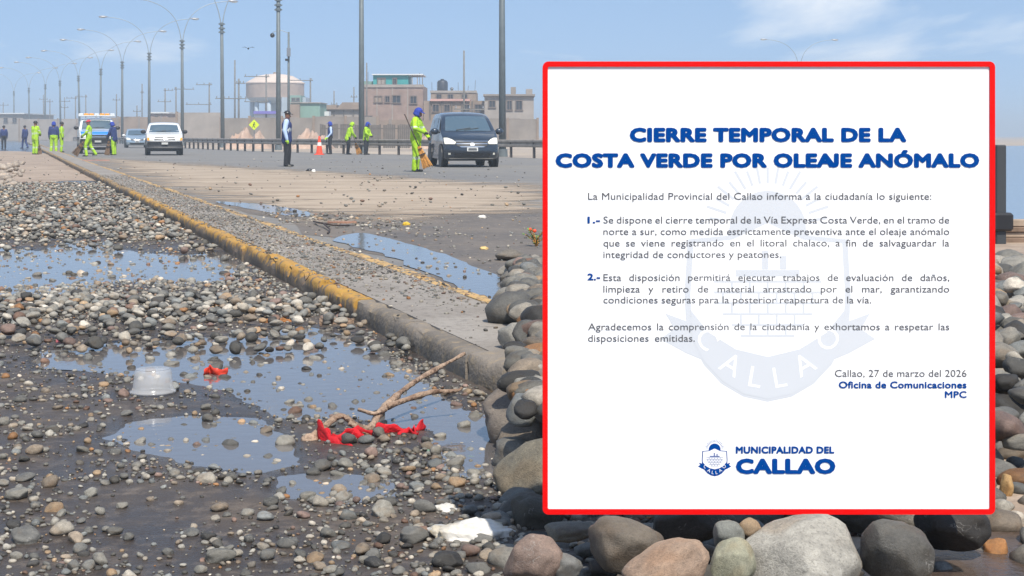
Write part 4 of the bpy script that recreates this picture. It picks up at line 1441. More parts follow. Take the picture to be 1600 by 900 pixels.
# plank fence behind the workers
e = empty('plank_fence', ((570 - 800) / F * 118, 118, 0), 0, 'dark upright plank fence behind the hi-vis workers', 'fence')
o = e.location
x = 501
pm = None
while x < 642:
    a = (x - 800) / F * 118
    if int((x - 501) / 3.2) % 7 != 2 or x > 628:
        zt = at(0, 194.5 + random.uniform(-1, 1), 118).z
        MB().add(box((a - o.x, random.uniform(0, .03), zt / 2), (.14, .04, zt))).build('plank', M_door, e)
    x += 3.2
for zz in (.4, 1.5): MB().add(box((-.0, .05, zz), (6.9, .05, .09))).build('rail', M_door, e)
# earth mounds
M_earth = ground_mat('pinkish_earth', lin(176, 150, 132), lin(158, 134, 116), lin(190, 170, 152), .5, 3, (.9, .98), .8, 4)
def mound(px0, px1, ytop, Y, label, seed):
    a, b = (px0 - 800) / F * Y, (px1 - 800) / F * Y
    zt = at(0, ytop, Y).z
    e = empty('earth_mound', ((a + b) / 2, Y, 0), 0, label, 'mound')
    n, m_ = 40, 14
    v, f = [], []
    for i in range(n + 1):
        for j in range(m_ + 1):
            u, w = i / n * 2 - 1, j / m_ * 2 - 1
            hgt = max(0, (1 - abs(u) ** 3.0) * (1 - w * w)) * zt * (.75 + .5 * noise.fractal(Vector((u * 3.4 + seed, w * 2 + seed, 0)), 1, 2, 4))
            v.append(((b - a) / 2 * u, 2.4 * w, hgt - .02))
    for i in range(n):
        for j in range(m_):
            q = i * (m_ + 1) + j
            f.append((q, q + m_ + 1, q + m_ + 2, q + 1))
    MB().add((v, f)).build('soil', M_earth, e, smooth=True)
mound(352, 428, 201, 112, 'pinkish earth mound below the yellow sign', 1)
mound(452, 520, 202, 112, 'pinkish earth mound between vest man and cone', 5)
mound(640, 700, 210, 112, 'low earth mound behind the sweeper', 9)
# elevated water tank
Y = 300
e = empty('elevated_tank', ((430 - 800) / F * Y, Y, 0), 0, 'big round elevated water tank with pale domed roof on columns', 'water tank')
M_tankc = mat('stained_concrete', lin(158, 140, 126), .9, var=.18, scale=.5)
M_dome = mat('pale_dome', lin(205, 186, 170), .85, var=.08, scale=.4)
M_tankb = mat('pale_blue_concrete', lin(160, 172, 182), .9, var=.08, scale=.5)
R_ = 45 / F * Y
zz = lambda y: at(0, y, Y).z
MB().add(lathe([(R_, zz(153)), (R_, zz(130.5))], 36)).build('tank_wall', M_tankc, e, sharp=40)
MB().add(lathe([(R_ * 1.02, zz(131)), (R_ * 1.02, zz(129.5)), (R_ * .62, zz(119)), (R_ * .35, zz(116.5)), (.01, zz(115))], 36)).build('domed_roof', M_dome, e, sharp=40)
MB().add(lathe([(.4, zz(115.6)), (.4, zz(113)), (.05, zz(112.6))], 10)).build('vent', M_tankc, e)
MB().add(lathe([(R_ * .72, zz(161)), (R_ * .84, zz(158)), (R_ * .99, zz(153))], 36)).build('underside', M_tankb, e, sharp=40)
cm = None
for k in range(10):
    a = 2 * math.pi * k / 10 + .2
    if cm is None:
        c_ = MB().add(tube([(0, 0, 0), (0, 0, zz(159))], .42, 8)).build('column', M_tankb, e, smooth=True); cm = c_.data
    else: c_ = link(bpy.data.objects.new('column', cm), e)
    c_.location = (math.cos(a) * R_ * .8, math.sin(a) * R_ * .8, 0)
MB().add(lathe([(1.3, 0), (1.3, zz(159))], 14)).build('central_shaft', M_tankb, e)
M_purple = mat('purple_paint', lin(112, 104, 176), .8)
e = bld(415, 190, 'pale shed with purple fascia below the water tank', name='purple_shed')
block(e, 397, 434, 174, 190, M_roofw, 'wall', 4); block(e, 396, 435, 173.5, 189.6, M_purple, 'fascia', .5, at(0, 178, 190).z)
e = bld(460, 230, 'white and pale blue low buildings right of the water tank', name='pale_building')
block(e, 440, 478, 152, 230, M_tankb, 'wall', 6); block(e, 452, 470, 149, 228, M_greenw, 'front_room', 5); window(e, 456, 461, 153, 158, 228); window(e, 463, 468, 153, 158, 228)

# yellow warning sign
Y = 104
p = at(397, 195, Y)
e = empty('warning_sign', (p.x, Y, 0), 0, 'yellow green diamond warning sign with black figure on a post', 'sign')
M_sign = mat('fluorescent_sign', lin(205, 225, 30), .5)
MB().add(tube([(0, .04, 0), (0, .04, p.z)], .035, 8)).build('post', M_galv, e)
d = .36
MB().add((lambda q: ([(x, yy, z + p.z) for yy in (-.01, .01) for x, z in q], [(0, 1, 2, 3), (7, 6, 5, 4), (0, 4, 5, 1), (1, 5, 6, 2), (2, 6, 7, 3), (3, 7, 4, 0)]))([(0, -d), (d, 0), (0, d), (-d, 0)])).build('plate', M_sign, e)
fg = MB()
fg.add(sphere((.02, -.02, p.z + .13), (.045, .004, .045), 8, 6))
for a, b, w in (((0, .08), (-.02, -.05), .05), ((-.02, -.04), (.07, -.19), .035), ((-.02, -.04), (-.1, -.17), .035), ((0, .06), (.09, -.02), .03), ((0, .06), (-.09, 0), .03)):
    fg.add(tube([(a[0], -.018, p.z + a[1]), (b[0], -.018, p.z + b[1])], w * .5, 6))
fg.build('figure', M_black, e)
# traffic cone
M_orange = mat('orange_rubber', lin(236, 74, 34), .5)
p = gp(499, 242)
e = empty('traffic_cone', p, 0, 'tall orange traffic cone with white collar before the guard rail', 'traffic cone')
MB().add(bbox_((0, 0, .025), (.46, .46, .05), .015)).build('base', M_orange, e)
MB().add(lathe([(.17, .05), (.05, .88), (.04, .93), (.005, .93)], 18)).build('body', M_orange, e, sharp=40)
M_refl = mat('white_reflective', lin(225, 222, 214), .4)
MB().add(lathe([(.119, .45), (.094, .62)], 18, cap=False)).build('collar', M_refl, e, smooth=True)

# ------------------------------------------------------------------ vehicles
M_tyre = mat('tyre_rubber', lin(34, 34, 35), .85)
M_rim = mat('wheel_rim', lin(150, 152, 155), .35, .8)
M_glass = mat('car_glass', lin(70, 88, 98), .06, coat=1.0, spec=.8)
M_sglass = mat('side_glass', lin(26, 30, 34), .06, spec=.8)
M_chrome = mat('chrome_trim', lin(205, 208, 210), .15, .9)
M_trim = mat('black_trim', lin(32, 33, 35), .55)
M_lens = mat('headlamp_lens', lin(225, 222, 205), .12, coat=.8)
M_amber = mat('amber_lens', lin(235, 160, 60), .2)
M_plate = mat('plate_white', lin(205, 205, 200), .5)
M_wiper = M_trim
def car(name, loc, yaw, P, label, cat='car'):
    e = empty(name, loc, yaw, label, cat)
    L, Wd, Hh, belt, tum = P['L'], P['W'], P['H'], P['belt'], P['tum']
    outl = P['outline']
    nose = P.get('nose', .22)
    def D(t, u, z, off=0.0):
        fz = 1 - tum * max(0, (z - belt) / (Hh - belt)) ** 1.15 - .05 * max(0, (.42 - z) / .42)
        fr = max(0, (u - (L / 2 - 1.1)) / 1.1)
        re = max(0, (-u - (L / 2 - .8)) / .8)
        x = t * Wd / 2 * fz * (1 - .05 * fr - .06 * re)
        uu = u - nose * abs(t) ** 3 * fr + .12 * abs(t) ** 3 * re
        zz_ = z - (.035 * t * t if z > belt + .15 else 0)
        return Vector((x, -(uu + off), zz_))
    # densify outline
    O = []
    for i in range(len(outl)):
        a, b = outl[i], outl[(i + 1) % len(outl)]
        m_ = max(1, int(math.hypot(b[0] - a[0], b[1] - a[1]) / .12))
        for k in range(m_): O.append((a[0] + (b[0] - a[0]) * k / m_, a[1] + (b[1] - a[1]) * k / m_))
    # soften corners
    for _ in range(P.get('soft', 2)):
        O = [((O[i - 1][0] + 2 * O[i][0] + O[(i + 1) % len(O)][0]) / 4, (O[i - 1][1] + 2 * O[i][1] + O[(i + 1) % len(O)][1]) / 4) for i in range(len(O))]
    cu_, cz = 0, sum(z for _, z in O) / len(O)
    T = [-1, -.97, -.9, -.7, -.4, 0, .4, .7, .9, .97, 1]
    v, f = [], []
    n = len(O)
    for t in T:
        ins = {1: .05, .97: .018, .9: .004}.get(abs(t), 0)
        for u, z in O:
            du, dz = u - cu_, z - cz
            v.append(D(t, u * (1 - ins * .45), cz + dz * (1 - ins * (1.0 if dz > 0 else .5))))
    for i in range(len(T) - 1):
        for k in range(n):
            f.append((i * n + k, i * n + (k + 1) % n, (i + 1) * n + (k + 1) % n, (i + 1) * n + k))
    f.append(tuple(range(n))); f.append(tuple((len(T) - 1) * n + k for k in range(n))[::-1])
    body = MB().add((v, f)).build('body', P['paint'], e, sharp=50)
    front = [(u, z) for u, z in O if u > L / 2 - P.get('hoodlen', 1.0)]
    def uf(z):
        best = None
        for i in range(len(O)):
            a, b = O[i], O[(i + 1) % len(O)]
            if (a[1] - z) * (b[1] - z) <= 0 and abs(a[1] - b[1]) > 1e-6:
                u = a[0] + (b[0] - a[0]) * (z - a[1]) / (b[1] - a[1])
                if best is None or u > best: best = u
        return best if best is not None else L / 2
    def patch(nm, rows, m, off=.012, cols=8, parent=None):
        """rows: list of (z, t0, t1)"""
        v, f = [], []
        for z, t0, t1 in rows:
            for k in range(cols + 1):
                t = t0 + (t1 - t0) * k / cols
                v.append(D(t, uf(z), z, off))
        for i in range(len(rows) - 1):
            for k in range(cols):
                q = i * (cols + 1) + k
                f.append((q, q + 1, q + cols + 2, q + cols + 1))
        return MB().add((v, f)).build(nm, m, parent or e, smooth=True)
    # windscreen
    (cu0, cz0), (cu1, cz1) = P['ws']
    v, f = [], []
    rows, cols = 8, 10
    for i in range(rows + 1):
        s = .05 + .87 * i / rows
        z = cz0 + (cz1 - cz0) * s
        tw = P.get('wst', .86)
        for k in range(cols + 1):
            t = -tw + 2 * tw * k / cols
            v.append(D(t, uf(z), z, .012 - .02 * abs(t) ** 3))
    for i in range(rows):
        for k in range(cols):
            q = i * (cols + 1) + k
            f.append((q, q + 1, q + cols + 2, q + cols + 1))
    ws = MB().add((v, f)).build('windscreen', M_glass, e, smooth=True)
    for sx in (-1, 1):
        w0 = D(sx * .15 - .3, uf(cz0 + .05), cz0 + .05, .03); w1 = D(sx * .15 + .25, uf(cz0 + .12), cz0 + .12, .03)
        MB().add(tube([w0, w1], .012, 6)).build('wiper', M_trim, ws)
    # side windows
    for poly_ in P['side']:
        for sx in (-1, 1):
            vv = [D(sx, u, z) + Vector((sx * .012, 0, 0)) for u, z in poly_]
            ff = [tuple(range(len(vv)))]
            MB().add((vv, ff)).build('side_window', M_sglass, e)
    for nm, rows, m, off in P['patches']:
        patch(nm, rows, m, off)
    # wheels and arches
    r = P.get('wr', .31)
    for su in (1, -1):
        for sx in (-1, 1):
            c = D(sx, P['wb'] / 2 * su, r)
            x = sx * (Wd / 2 - .11)
            MB().add(lathe([(r + .07, -.02), (r + .07, .035)], 20, 'X', (sx * (Wd / 2 - .018) - .008, c.y, r + .02))).build('wheel_arch', M_trim, e)
            wh = bpy.data.objects.new('wheel', None); wh.location = (x, c.y, r); link(wh, e)
            MB().add(lathe([(r * .6, -.1), (r * .93, -.105), (r, -.07), (r, .07), (r * .93, .105), (r * .6, .1)], 24, 'X')).build('tyre', M_tyre, wh, sharp=50)
            MB().add(lathe([(.02, sx * .09), (r * .2, sx * .1), (r * .5, sx * .07), (r * .63, sx * .1)], 16, 'X')).build('rim', M_rim, wh, sharp=50)
    # mirrors
    mu, mz = P['mirror']
    for sx in (-1, 1):
        b_ = D(sx, mu, mz)
        MB().add(sphere((b_.x + sx * .15, b_.y, mz), (.13, .07, .10), 10, 6)).add(box((b_.x + sx * .04, b_.y, mz - .03), (.12, .05, .05))).build('mirror', P.get('mmat', M_trim), e, smooth=True)
    MB().add(box((0, 0, .26), (Wd * .8, L * .8, .12))).build('underbody', M_trim, e)
    for nm, fn in P.get('extra', []):
        fn(e, D, uf)
    return e

M_navy = mat('dark_blue_paint', lin(34, 44, 56), .25, .25, coat=1.0)
van = dict(L=4.27, W=1.72, H=1.69, belt=.98, tum=.20, nose=.30, hoodlen=1.1, wb=2.74, wr=.31, paint=M_navy, mmat=M_navy,
    outline=[(2.05, .22), (2.13, .42), (2.11, .66), (2.03, .80), (1.75, .93), (1.30, 1.06), (.55, 1.56), (.25, 1.655), (-.5, 1.69), (-1.5, 1.66), (-1.95, 1.55), (-2.08, 1.05), (-2.13, .6), (-2.05, .25)],
    ws=((1.28, 1.07), (.5, 1.60)), wst=.84, mirror=(.98, 1.08),
    side=[[(.95, 1.10), (.30, 1.10), (.22, 1.50), (.50, 1.50)], [(.20, 1.10), (-.75, 1.10), (-.75, 1.54), (.12, 1.51)], [(-.85, 1.10), (-1.75, 1.14), (-1.62, 1.48), (-.85, 1.54)]],
    patches=[('headlight', [(.70, -.97, -.62), (.76, -.98, -.58), (.84, -.98, -.70), (.89, -.97, -.84)], M_lens, .016), ('headlight', [(.70, .62, .97), (.76, .58, .98), (.84, .70, .98), (.89, .84, .97)], M_lens, .016),
        ('grille', [(.60, -.42, .42), (.66, -.56, .56), (.74, -.60, .60), (.785, -.58, .58)], M_trim, .010),
        ('grille_bar', [(.775, -.60, .60), (.80, -.60, .60)], M_chrome, .02), ('grille_bar', [(.70, -.57, .57), (.725, -.58, .58)], M_chrome, .02), ('grille_bar', [(.605, -.40, .40), (.635, -.47, .47)], M_chrome, .02),
        ('emblem', [(.655, -.06, .06), (.70, -.08, .08), (.745, -.05, .05)], M_chrome, .03), 
        ('number_plate', [(.49, -.20, .20), (.60, -.20, .20)], M_plate, .03), ('plate_print', [(.515, -.16, .16), (.545, -.16, .16)], M_trim, .033), ('plate_print', [(.56, -.15, .15), (.58, -.15, .15)], M_trim, .033),
        ('lower_intake', [(.30, -.62, .62), (.44, -.70, .70)], M_trim, .010), ('bumper_lip', [(.255, -.80, .80), (.285, -.86, .86)], M_chrome, .014),
        ('fog_lamp', [(.38, -.86, -.78), (.44, -.86, -.78)], M_lens, .018), ('fog_lamp', [(.38, .78, .86), (.44, .78, .86)], M_lens, .018)])
p = gp(719, 262)
car('minivan', (p.x, p.y + 2.1, 0), math.radians(10), van, 'dark blue minivan with chrome grille beside the sweeper', 'car')

M_wpaint = mat('white_car_paint', (.72, .72, .70), .3, coat=.8, var=.03)
pick = dict(L=5.0, W=1.74, H=1.62, belt=1.02, tum=.20, nose=.14, wb=2.95, wr=.36, paint=M_wpaint,
    outline=[(2.36, .34), (2.46, .45), (2.44, .78), (2.38, .96), (2.0, 1.03), (1.15, 1.08), (.55, 1.50), (.30, 1.585), (-.2, 1.62), (-.55, 1.60), (-.85, 1.5), (-1.0, 1.05), (-2.4, 1.02), (-2.46, .55), (-2.4, .4)],
    ws=((1.12, 1.09), (.52, 1.53)), wst=.86, mirror=(.95, 1.14),
    side=[[(.95, 1.10), (.1, 1.10), (.1, 1.47), (.5, 1.45)], [(0, 1.10), (-.75, 1.10), (-.68, 1.47), (0, 1.49)]],
    patches=[('headlight', [(.72, -.97, -.66), (.86, -.97, -.66)], M_lens, .014), ('headlight', [(.72, .66, .97), (.86, .66, .97)], M_lens, .014),
        ('turn_signal', [(.72, -.99, -.86), (.86, -.99, -.88)], M_amber, .02), ('turn_signal', [(.72, .86, .99), (.86, .88, .99)], M_amber, .02),
        ('grille', [(.74, -.60, .60), (.88, -.56, .56)], M_trim, .014), ('grille_bar', [(.79, -.58, .58), (.825, -.58, .58)], M_wpaint, .024), ('emblem', [(.77, -.07, .07), (.86, -.07, .07)], M_chrome, .03),
        ('bumper', [(.34, -.98, .98), (.40, -1.0, 1.0), (.56, -1.0, 1.0), (.68, -.98, .98)], M_trim, .05), ('number_plate', [(.53, -.18, .18), (.63, -.18, .18)], M_plate, .065)])
p = gp(238, 243)
car('pickup', (p.x, p.y + 2.4, 0), math.radians(14), pick, 'white pickup with black bumper facing the camera on the road', 'pickup')

M_bluep = mat('municipal_blue', lin(28, 120, 200), .35, coat=.6)
def lightbar(e, D, uf):
    g_ = bpy.data.objects.new('light_bar', None); link(g_, e)
    MB().add(bbox_((0, -.55, 2.0), (1.9, .34, .06), .02)).build('bar_base', M_roofw, g_)
    for k, m in enumerate((M_roofw, M_amber, M_amber, M_roofw, M_amber, M_amber, M_roofw)):
        MB().add(bbox_((-.81 + k * .27, -.55, 2.075), (.25, .30, .11), .03)).build('beacon', m, g_)
truck = dict(L=5.1, W=1.9, H=1.93, belt=1.15, tum=.17, nose=.14, wb=3.1, wr=.40, paint=M_wpaint,
    outline=[(2.4, .45), (2.5, .55), (2.5, 1.0), (2.42, 1.15), (2.0, 1.22), (1.2, 1.28), (.65, 1.78), (.4, 1.88), (-.3, 1.93), (-1.0, 1.90), (-1.3, 1.8), (-1.45, 1.2), (-2.45, 1.15), (-2.5, .65), (-2.45, .5)],
    ws=((1.18, 1.29), (.62, 1.82)), wst=.86, mirror=(1.0, 1.36),
    side=[[(1.0, 1.30), (.1, 1.30), (.1, 1.77), (.6, 1.74)], [(0, 1.30), (-1.1, 1.30), (-1.0, 1.77), (0, 1.79)]],
    patches=[('hood_band', [(1.0, -.95, .95), (1.1, -.95, .95), (1.17, -.95, .95), (1.22, -.93, .93), (1.275, -.9, .9)], M_bluep, .012),
        ('headlight', [(.86, -.97, -.70), (1.04, -.97, -.70)], M_lens, .014), ('headlight', [(.86, .70, .97), (1.04, .70, .97)], M_lens, .014),
        ('grille', [(.78, -.66, .66), (.99, -.64, .64)], M_trim, .016), ('grille_bar', [(.87, -.6, .6), (.90, -.6, .6)], M_chrome, .026),
        ('bumper', [(.42, -.98, .98), (.5, -1, 1), (.68, -1, 1), (.78, -.98, .98)], M_trim, .06), ('number_plate', [(.60, -.18, .18), (.70, -.18, .18)], M_plate, .075)],
    extra=[('lb', lightbar)])
p = gp(131, 240.5)
car('patrol_truck', (p.x, p.y + 2.4, 0), math.radians(17), truck, 'white and blue patrol truck with amber light bar among the workers', 'truck')
hatch = dict(van); hatch = {**van, 'paint': mat('silver_blue_paint', lin(150, 170, 185), .3, .4, coat=.8), 'H': 1.5, 'mmat': M_wpaint}
hatch['outline'] = [(u, z * .89) for u, z in van['outline']]
hatch['belt'] = .88; hatch['ws'] = ((1.28, .955), (.5, 1.42)); hatch['mirror'] = (.98, .97)
hatch['side'] = [[(u, z * .89) for u, z in q] for q in van['side']]
hatch['patches'] = [(n_, [(z * .89, a, b) for z, a, b in rows], m, o_) for n_, rows, m, o_ in van['patches']]
p = gp(203, 231)
car('hatchback', (p.x, p.y + 2, 0), math.radians(16), hatch, 'pale silver car following behind the white pickup', 'car')

# ------------------------------------------------------------------ people
M_hiv = mat('hivis_fabric', lin(134, 176, 34), .85, col2=lin(176, 218, 28), scale=7, bump=1.0, bscale=12)
M_navyf = mat('navy_fabric', lin(34, 50, 100), .85, var=.12, scale=7)
M_hoodb = mat('royal_blue_fabric', lin(36, 58, 150), .85, var=.1, scale=8)
M_blackf = mat('black_fabric', lin(36, 37, 42), .9, var=.12, scale=7)
M_shirt = mat('light_blue_shirt', lin(176, 196, 226), .85, var=.06, scale=7)
M_skin = mat('brown_skin', lin(128, 88, 66), .6)
M_hair = mat('black_hair', lin(26, 24, 24), .6)
M_silver = mat('reflective_tape', lin(206, 212, 205), .35, .2)
M_redcap = mat('red_cap', lin(190, 52, 62), .8)
M_glove = mat('green_glove', lin(190, 235, 60), .8)
M_darkglove = mat('dark_glove', lin(60, 52, 48), .85)
M_shoe = mat('black_shoe', lin(28, 28, 30), .6)

def capsule(p0, p1, r0, r1, n=10):
    p0, p1 = Vector(p0), Vector(p1)
    d = p1 - p0
    L = d.length
    if L < 1e-6: d = Vector((0, 0, 1)); L = 1e-6
    d.normalize()
    pts, rr = [], []
    for k in range(5):
        a = math.pi / 2 * (1 - k / 4)
        pts.append(p0 - d * (r0 * math.sin(a))); rr.append(max(.002, r0 * math.cos(a)))
    for k in range(1, 3): pts.append(p0 + d * (L * k / 3)); rr.append(r0 + (r1 - r0) * k / 3)
    for k in range(5):
        a = math.pi / 2 * k / 4
        pts.append(p1 + d * (r1 * math.sin(a))); rr.append(max(.002, r1 * math.cos(a)))
    return tube(pts, rr, n)

def person(loc, yaw, h, label, J=None, top=None, leg=None, arm=None, glove=None, bands=(), lean=0.0, headtilt=0.0, hat=None, hatm=None, stripe=None, bulk=1.0, coat_tail=False):
    """figure faces local +x; J overrides joints (local, for a 1.70 m figure)"""
    top = top or M_hiv; leg = leg or M_hiv; arm = arm or top; glove = glove or M_darkglove
    s = h / 1.70
    j = dict(pel=(0, 0, .93), che=(0, 0, 1.27), neck=(.0, 0, 1.44), head=(.02, 0, 1.58),
             hipL=(0, .09, .90), kneeL=(.02, .10, .48), ankL=(-.02, .10, .08), hipR=(0, -.09, .90), kneeR=(.02, -.10, .48), ankR=(-.02, -.10, .08),
             shoL=(0, .18, 1.38), elbL=(-.02, .24, 1.11), wriL=(.04, .24, .87), shoR=(0, -.18, 1.38), elbR=(-.02, -.24, 1.11), wriR=(.04, -.24, .87))
    if lean:
        M_ = Matrix.Translation((0, 0, .93)) @ Matrix.Rotation(lean, 4, 'Y') @ Matrix.Translation((0, 0, -.93))
        for k in ('che', 'neck', 'head', 'shoL', 'shoR', 'elbL', 'elbR', 'wriL', 'wriR'):
            j[k] = tuple(M_ @ Vector(j[k]))
    j.update(J or {})
    j = {k: Vector(v) * s for k, v in j.items()}
    e = empty('person', loc, yaw, label, 'person', 'people cleaning the road')
    caps = []     # (p0,p1,r0,r1,tag)
    def C(a, b, r0, r1, t): caps.append((Vector(a), Vector(b), r0 * s, r1 * s, t))
    up = (j['neck'] - j['pel']).normalized()
    for sy in (-1, 1):
        y = Vector((0, sy * s, 0))
        C(j['pel'] + y * .055, j['che'] + y * .075, .125 * bulk, .13 * bulk, 'top')
        C(j['che'] + y * .075, j['neck'] - up * .07 * s + y * .09, .13 * bulk, .085 * bulk, 'top')
        C(j['pel'] + y * .05 - up * .05 * s, j['pel'] + y * .055 + up * .04 * s, .13 * bulk, .128 * bulk, 'hip')
        if coat_tail: C(j['pel'] + y * .05 - up * .12 * s, j['pel'] + y * .055, .135 * bulk, .13 * bulk, 'top')
    C(j['neck'] - up * .06 * s, j['neck'] + (j['head'] - j['neck']) * .5, .06, .055, 'skin')
    hd = (j['head'] - j['neck']).normalized()
    fwd = Vector((1, 0, 0)); fwd = (fwd - hd * fwd.dot(hd)).normalized()
    C(j['head'] - hd * .045 * s + fwd * .012 * s, j['head'] + hd * .045 * s, .078, .092, 'skin')
    C(j['head'] - hd * .075 * s + fwd * .04 * s, j['head'] - hd * .05 * s + fwd * .03 * s, .045, .05, 'skin')
    C(j['head'] + fwd * .088 * s, j['head'] - hd * .035 * s + fwd * .105 * s, .012, .018, 'skin')
    for S_ in 'LR':
        sg = 1 if S_ == 'L' else -1
        C(j['hip' + S_], j['knee' + S_], .10 * bulk, .078 * bulk, 'leg'); C(j['knee' + S_], j['ank' + S_], .076 * bulk, .062 * bulk, 'leg')
        a = j['ank' + S_]
        ft = Vector((1, sg * .15, 0)).normalized()
        kd = (a - j['knee' + S_]); 
        C(a + Vector((-.03, 0, -.03)) * s, a + ft * .15 * s + Vector((0, 0, -.045)) * s, .045, .036, 'shoe')
        C(j['sho' + S_], j['elb' + S_], .068 * bulk, .056 * bulk, 'arm'); C(j['elb' + S_], j['wri' + S_], .055 * bulk, .042 * bulk, 'arm')
        w = j['wri' + S_]; d = (w - j['elb' + S_]).normalized()
        side = d.cross(Vector((0, 1, 0)));
        if side.length < .1: side = Vector((1, 0, 0))
        side.normalize()
        curl = Vector((0, -sg, 0)) * .35
        C(w, w + d * .075 * s, .034, .036, 'glove')
        for q, (o_, l_) in enumerate(((-.030, .065), (-.010, .078), (.010, .074), (.028, .058))):
            b0 = w + d * .085 * s + side * o_ * s; b1 = b0 + (d + curl * .6).normalized() * l_ * .55 * s; b2 = b1 + (d * .5 + curl * 2).normalized() * l_ * .5 * s
            C(b0, b1, .0125, .012, 'glove'); C(b1, b2, .012, .0105, 'glove')
        t0 = w + d * .03 * s - side * .03 * s; C(t0, t0 + (d - side * .9).normalized() * .055 * s, .015, .012, 'glove')
    mb = MB()
    for p0, p1, r0, r1, t in caps: mb.add(capsule(p0, p1, r0, r1, 10))
    o = mb.build('body', [top], e, smooth=True)
    rm = o.modifiers.new('r', 'REMESH'); rm.mode = 'VOXEL'; rm.voxel_size = .0135 * s
    sm = o.modifiers.new('s', 'SMOOTH'); sm.iterations = 3; sm.factor = .5
    dc = o.modifiers.new('d', 'DECIMATE'); dc.ratio = .3
    dg = bpy.context.evaluated_depsgraph_get()
    me = bpy.data.meshes.new_from_object(o.evaluated_get(dg))
    o.modifiers.clear()
    old = o.data; o.data = me; bpy.data.meshes.remove(old)
    tags = ['top', 'leg', 'arm', 'glove', 'shoe', 'skin', 'hip', 'band']
    mats_ = [top, leg, arm, glove, M_shoe, M_skin, (leg if not coat_tail else top), M_silver]
    me.materials.clear()
    for m in mats_: me.materials.append(m)
    n = len(me.polygons)
    cen = np.empty(n * 3); me.polygons.foreach_get('center', cen); cen = cen.reshape(-1, 3)
    best = np.full(n, 1e9); ti = np.zeros(n, dtype=np.int32); par = np.zeros(n)
    for p0, p1, r0, r1, t in caps:
        a = np.array(p0); d = np.array(p1 - p0); L2 = max(1e-9, d @ d)
        u = np.clip(((cen - a) @ d) / L2, 0, 1)
        dist = np.linalg.norm(cen - (a + u[:, None] * d), axis=1) - (r0 + (r1 - r0) * u)
        if t == 'top' and False: dist += .0
        m_ = dist < best - 1e-5
        best[m_] = dist[m_]; ti[m_] = tags.index(t); par[m_] = u[m_]
    # reflective tape: (tag, low z, high z)
    for t, z0, z1 in bands:
        m_ = (ti == tags.index(t)) & (cen[:, 2] > z0 * s) & (cen[:, 2] < z1 * s)
        ti[m_] = 7
    me.polygons.foreach_set('material_index', ti)
    me.polygons.foreach_set('use_smooth', np.ones(n, dtype=bool))
    me.update()
    # head covering
    hc = j['head']
    Rm = Matrix((fwd, hd.cross(fwd), hd)).transposed()
    if hat:
        v, f = [], []
        nn, mm = 20, 12
        for i in range(mm + 1):
            a = math.pi * i / mm
            for k in range(nn):
                t = 2 * math.pi * k / nn
                q = Vector((math.sin(a) * math.cos(t), math.sin(a) * math.sin(t), math.cos(a)))
                rr = (.118, .108, .128)
                w_ = Vector((q.x * rr[0] - .008, q.y * rr[1], q.z * rr[2] + .01)) * s
                if hat == 'hood' and q.z < -.35:
                    w_.x *= 1.25; w_.y *= 1.35
                v.append(hc + Rm @ w_)
        for i in range(mm):
            for k in range(nn):
                a = math.pi * (i + .5) / mm; t = 2 * math.pi * (k + .5) / nn
                q = Vector((math.sin(a) * math.cos(t), math.sin(a) * math.sin(t), math.cos(a)))
                if hat == 'hood' and q.x > .62 and q.z < .45: continue
                if hat == 'hood' and q.z < -.93: continue
                if hat in ('cap', 'hair') and (q.z < (.22 if hat == 'cap' else .0 if q.x < .3 else .35)): continue
                f.append((i * nn + k, (i + 1) * nn + k, (i + 1) * nn + (k + 1) % nn, i * nn + (k + 1) % nn))
        mbh = MB().add((v, f))
        if hat in ('cap', 'hood'):
            c0 = hc + Rm @ Vector((.085 * s, 0, .055 * s)); 
            vv = []
            for k in range(9):
                t = -1.2 + 2.4 * k / 8
                vv.append(hc + Rm @ (Vector((.10 * math.cos(t), .10 * math.sin(t), .06)) * s))
                vv.append(hc + Rm @ (Vector((.10 * math.cos(t) + .075 * math.cos(t * .6), .105 * math.sin(t), .042)) * s))
            mbh.add((vv, [(2 * k, 2 * k + 1, 2 * k + 3, 2 * k + 2) for k in range(8)]))
        ho = mbh.build({'hood': 'hood', 'cap': 'cap', 'hair': 'hair'}[hat], hatm or M_hoodb, e, smooth=True)
        sd_ = ho.modifiers.new('t', 'SOLIDIFY'); sd_.thickness = .01; sd_.offset = 0
    return e, j

M_straw = mat('broom_straw', lin(186, 134, 66), .9, var=.3, scale=30)
M_strawd = mat('old_straw', lin(124, 98, 72), .9, var=.3, scale=30)
M_stick = mat('broom_stick', lin(62, 50, 44), .7)
def broom(p_top, p_bot, label, m=M_straw, head=.55, w=.20, dark_tip=True):
    p_top, p_bot = Vector(p_top), Vector(p_bot)
    e = empty('broom', p_bot, 0, label, 'broom', 'brooms used by the workers')
    d = (p_bot - p_top); L = d.length; d.normalize()
    a = p_top - p_bot
    hs = -d * head
    MB().add(tube([a, hs * .8], .016, 8)).build('stick', M_stick, e, smooth=True)
    x = d.cross(Vector((0, 1, 0)));
    if x.length < .1: x = Vector((1, 0, 0))
    x.normalize(); y = d.cross(x)
    b = MB()
    for k in range(70):
        t = random.uniform(-1, 1); u = random.uniform(-1, 1) * .45
        p0 = hs * .98 + (x * t * .035 + y * u * .03); p1 = hs * .55 + (x * t * w * .42 + y * u * w * .3); p2 = x * t * w * .75 + y * u * w * .5 + d * random.uniform(-.05, .0)
        p2.z = max(p2.z, -p_bot.z + .005)
        b.add(tube([p0, p1, p2], [.012, .014, .008], 4))
    b.build('bristles', m, e)
    for q in (.86, .62):
        MB().add(tube([hs * q - d * .012, hs * q + d * .012], .045 + (1 - q) * .14, 10)).build('binding', M_stick, e)
    return e

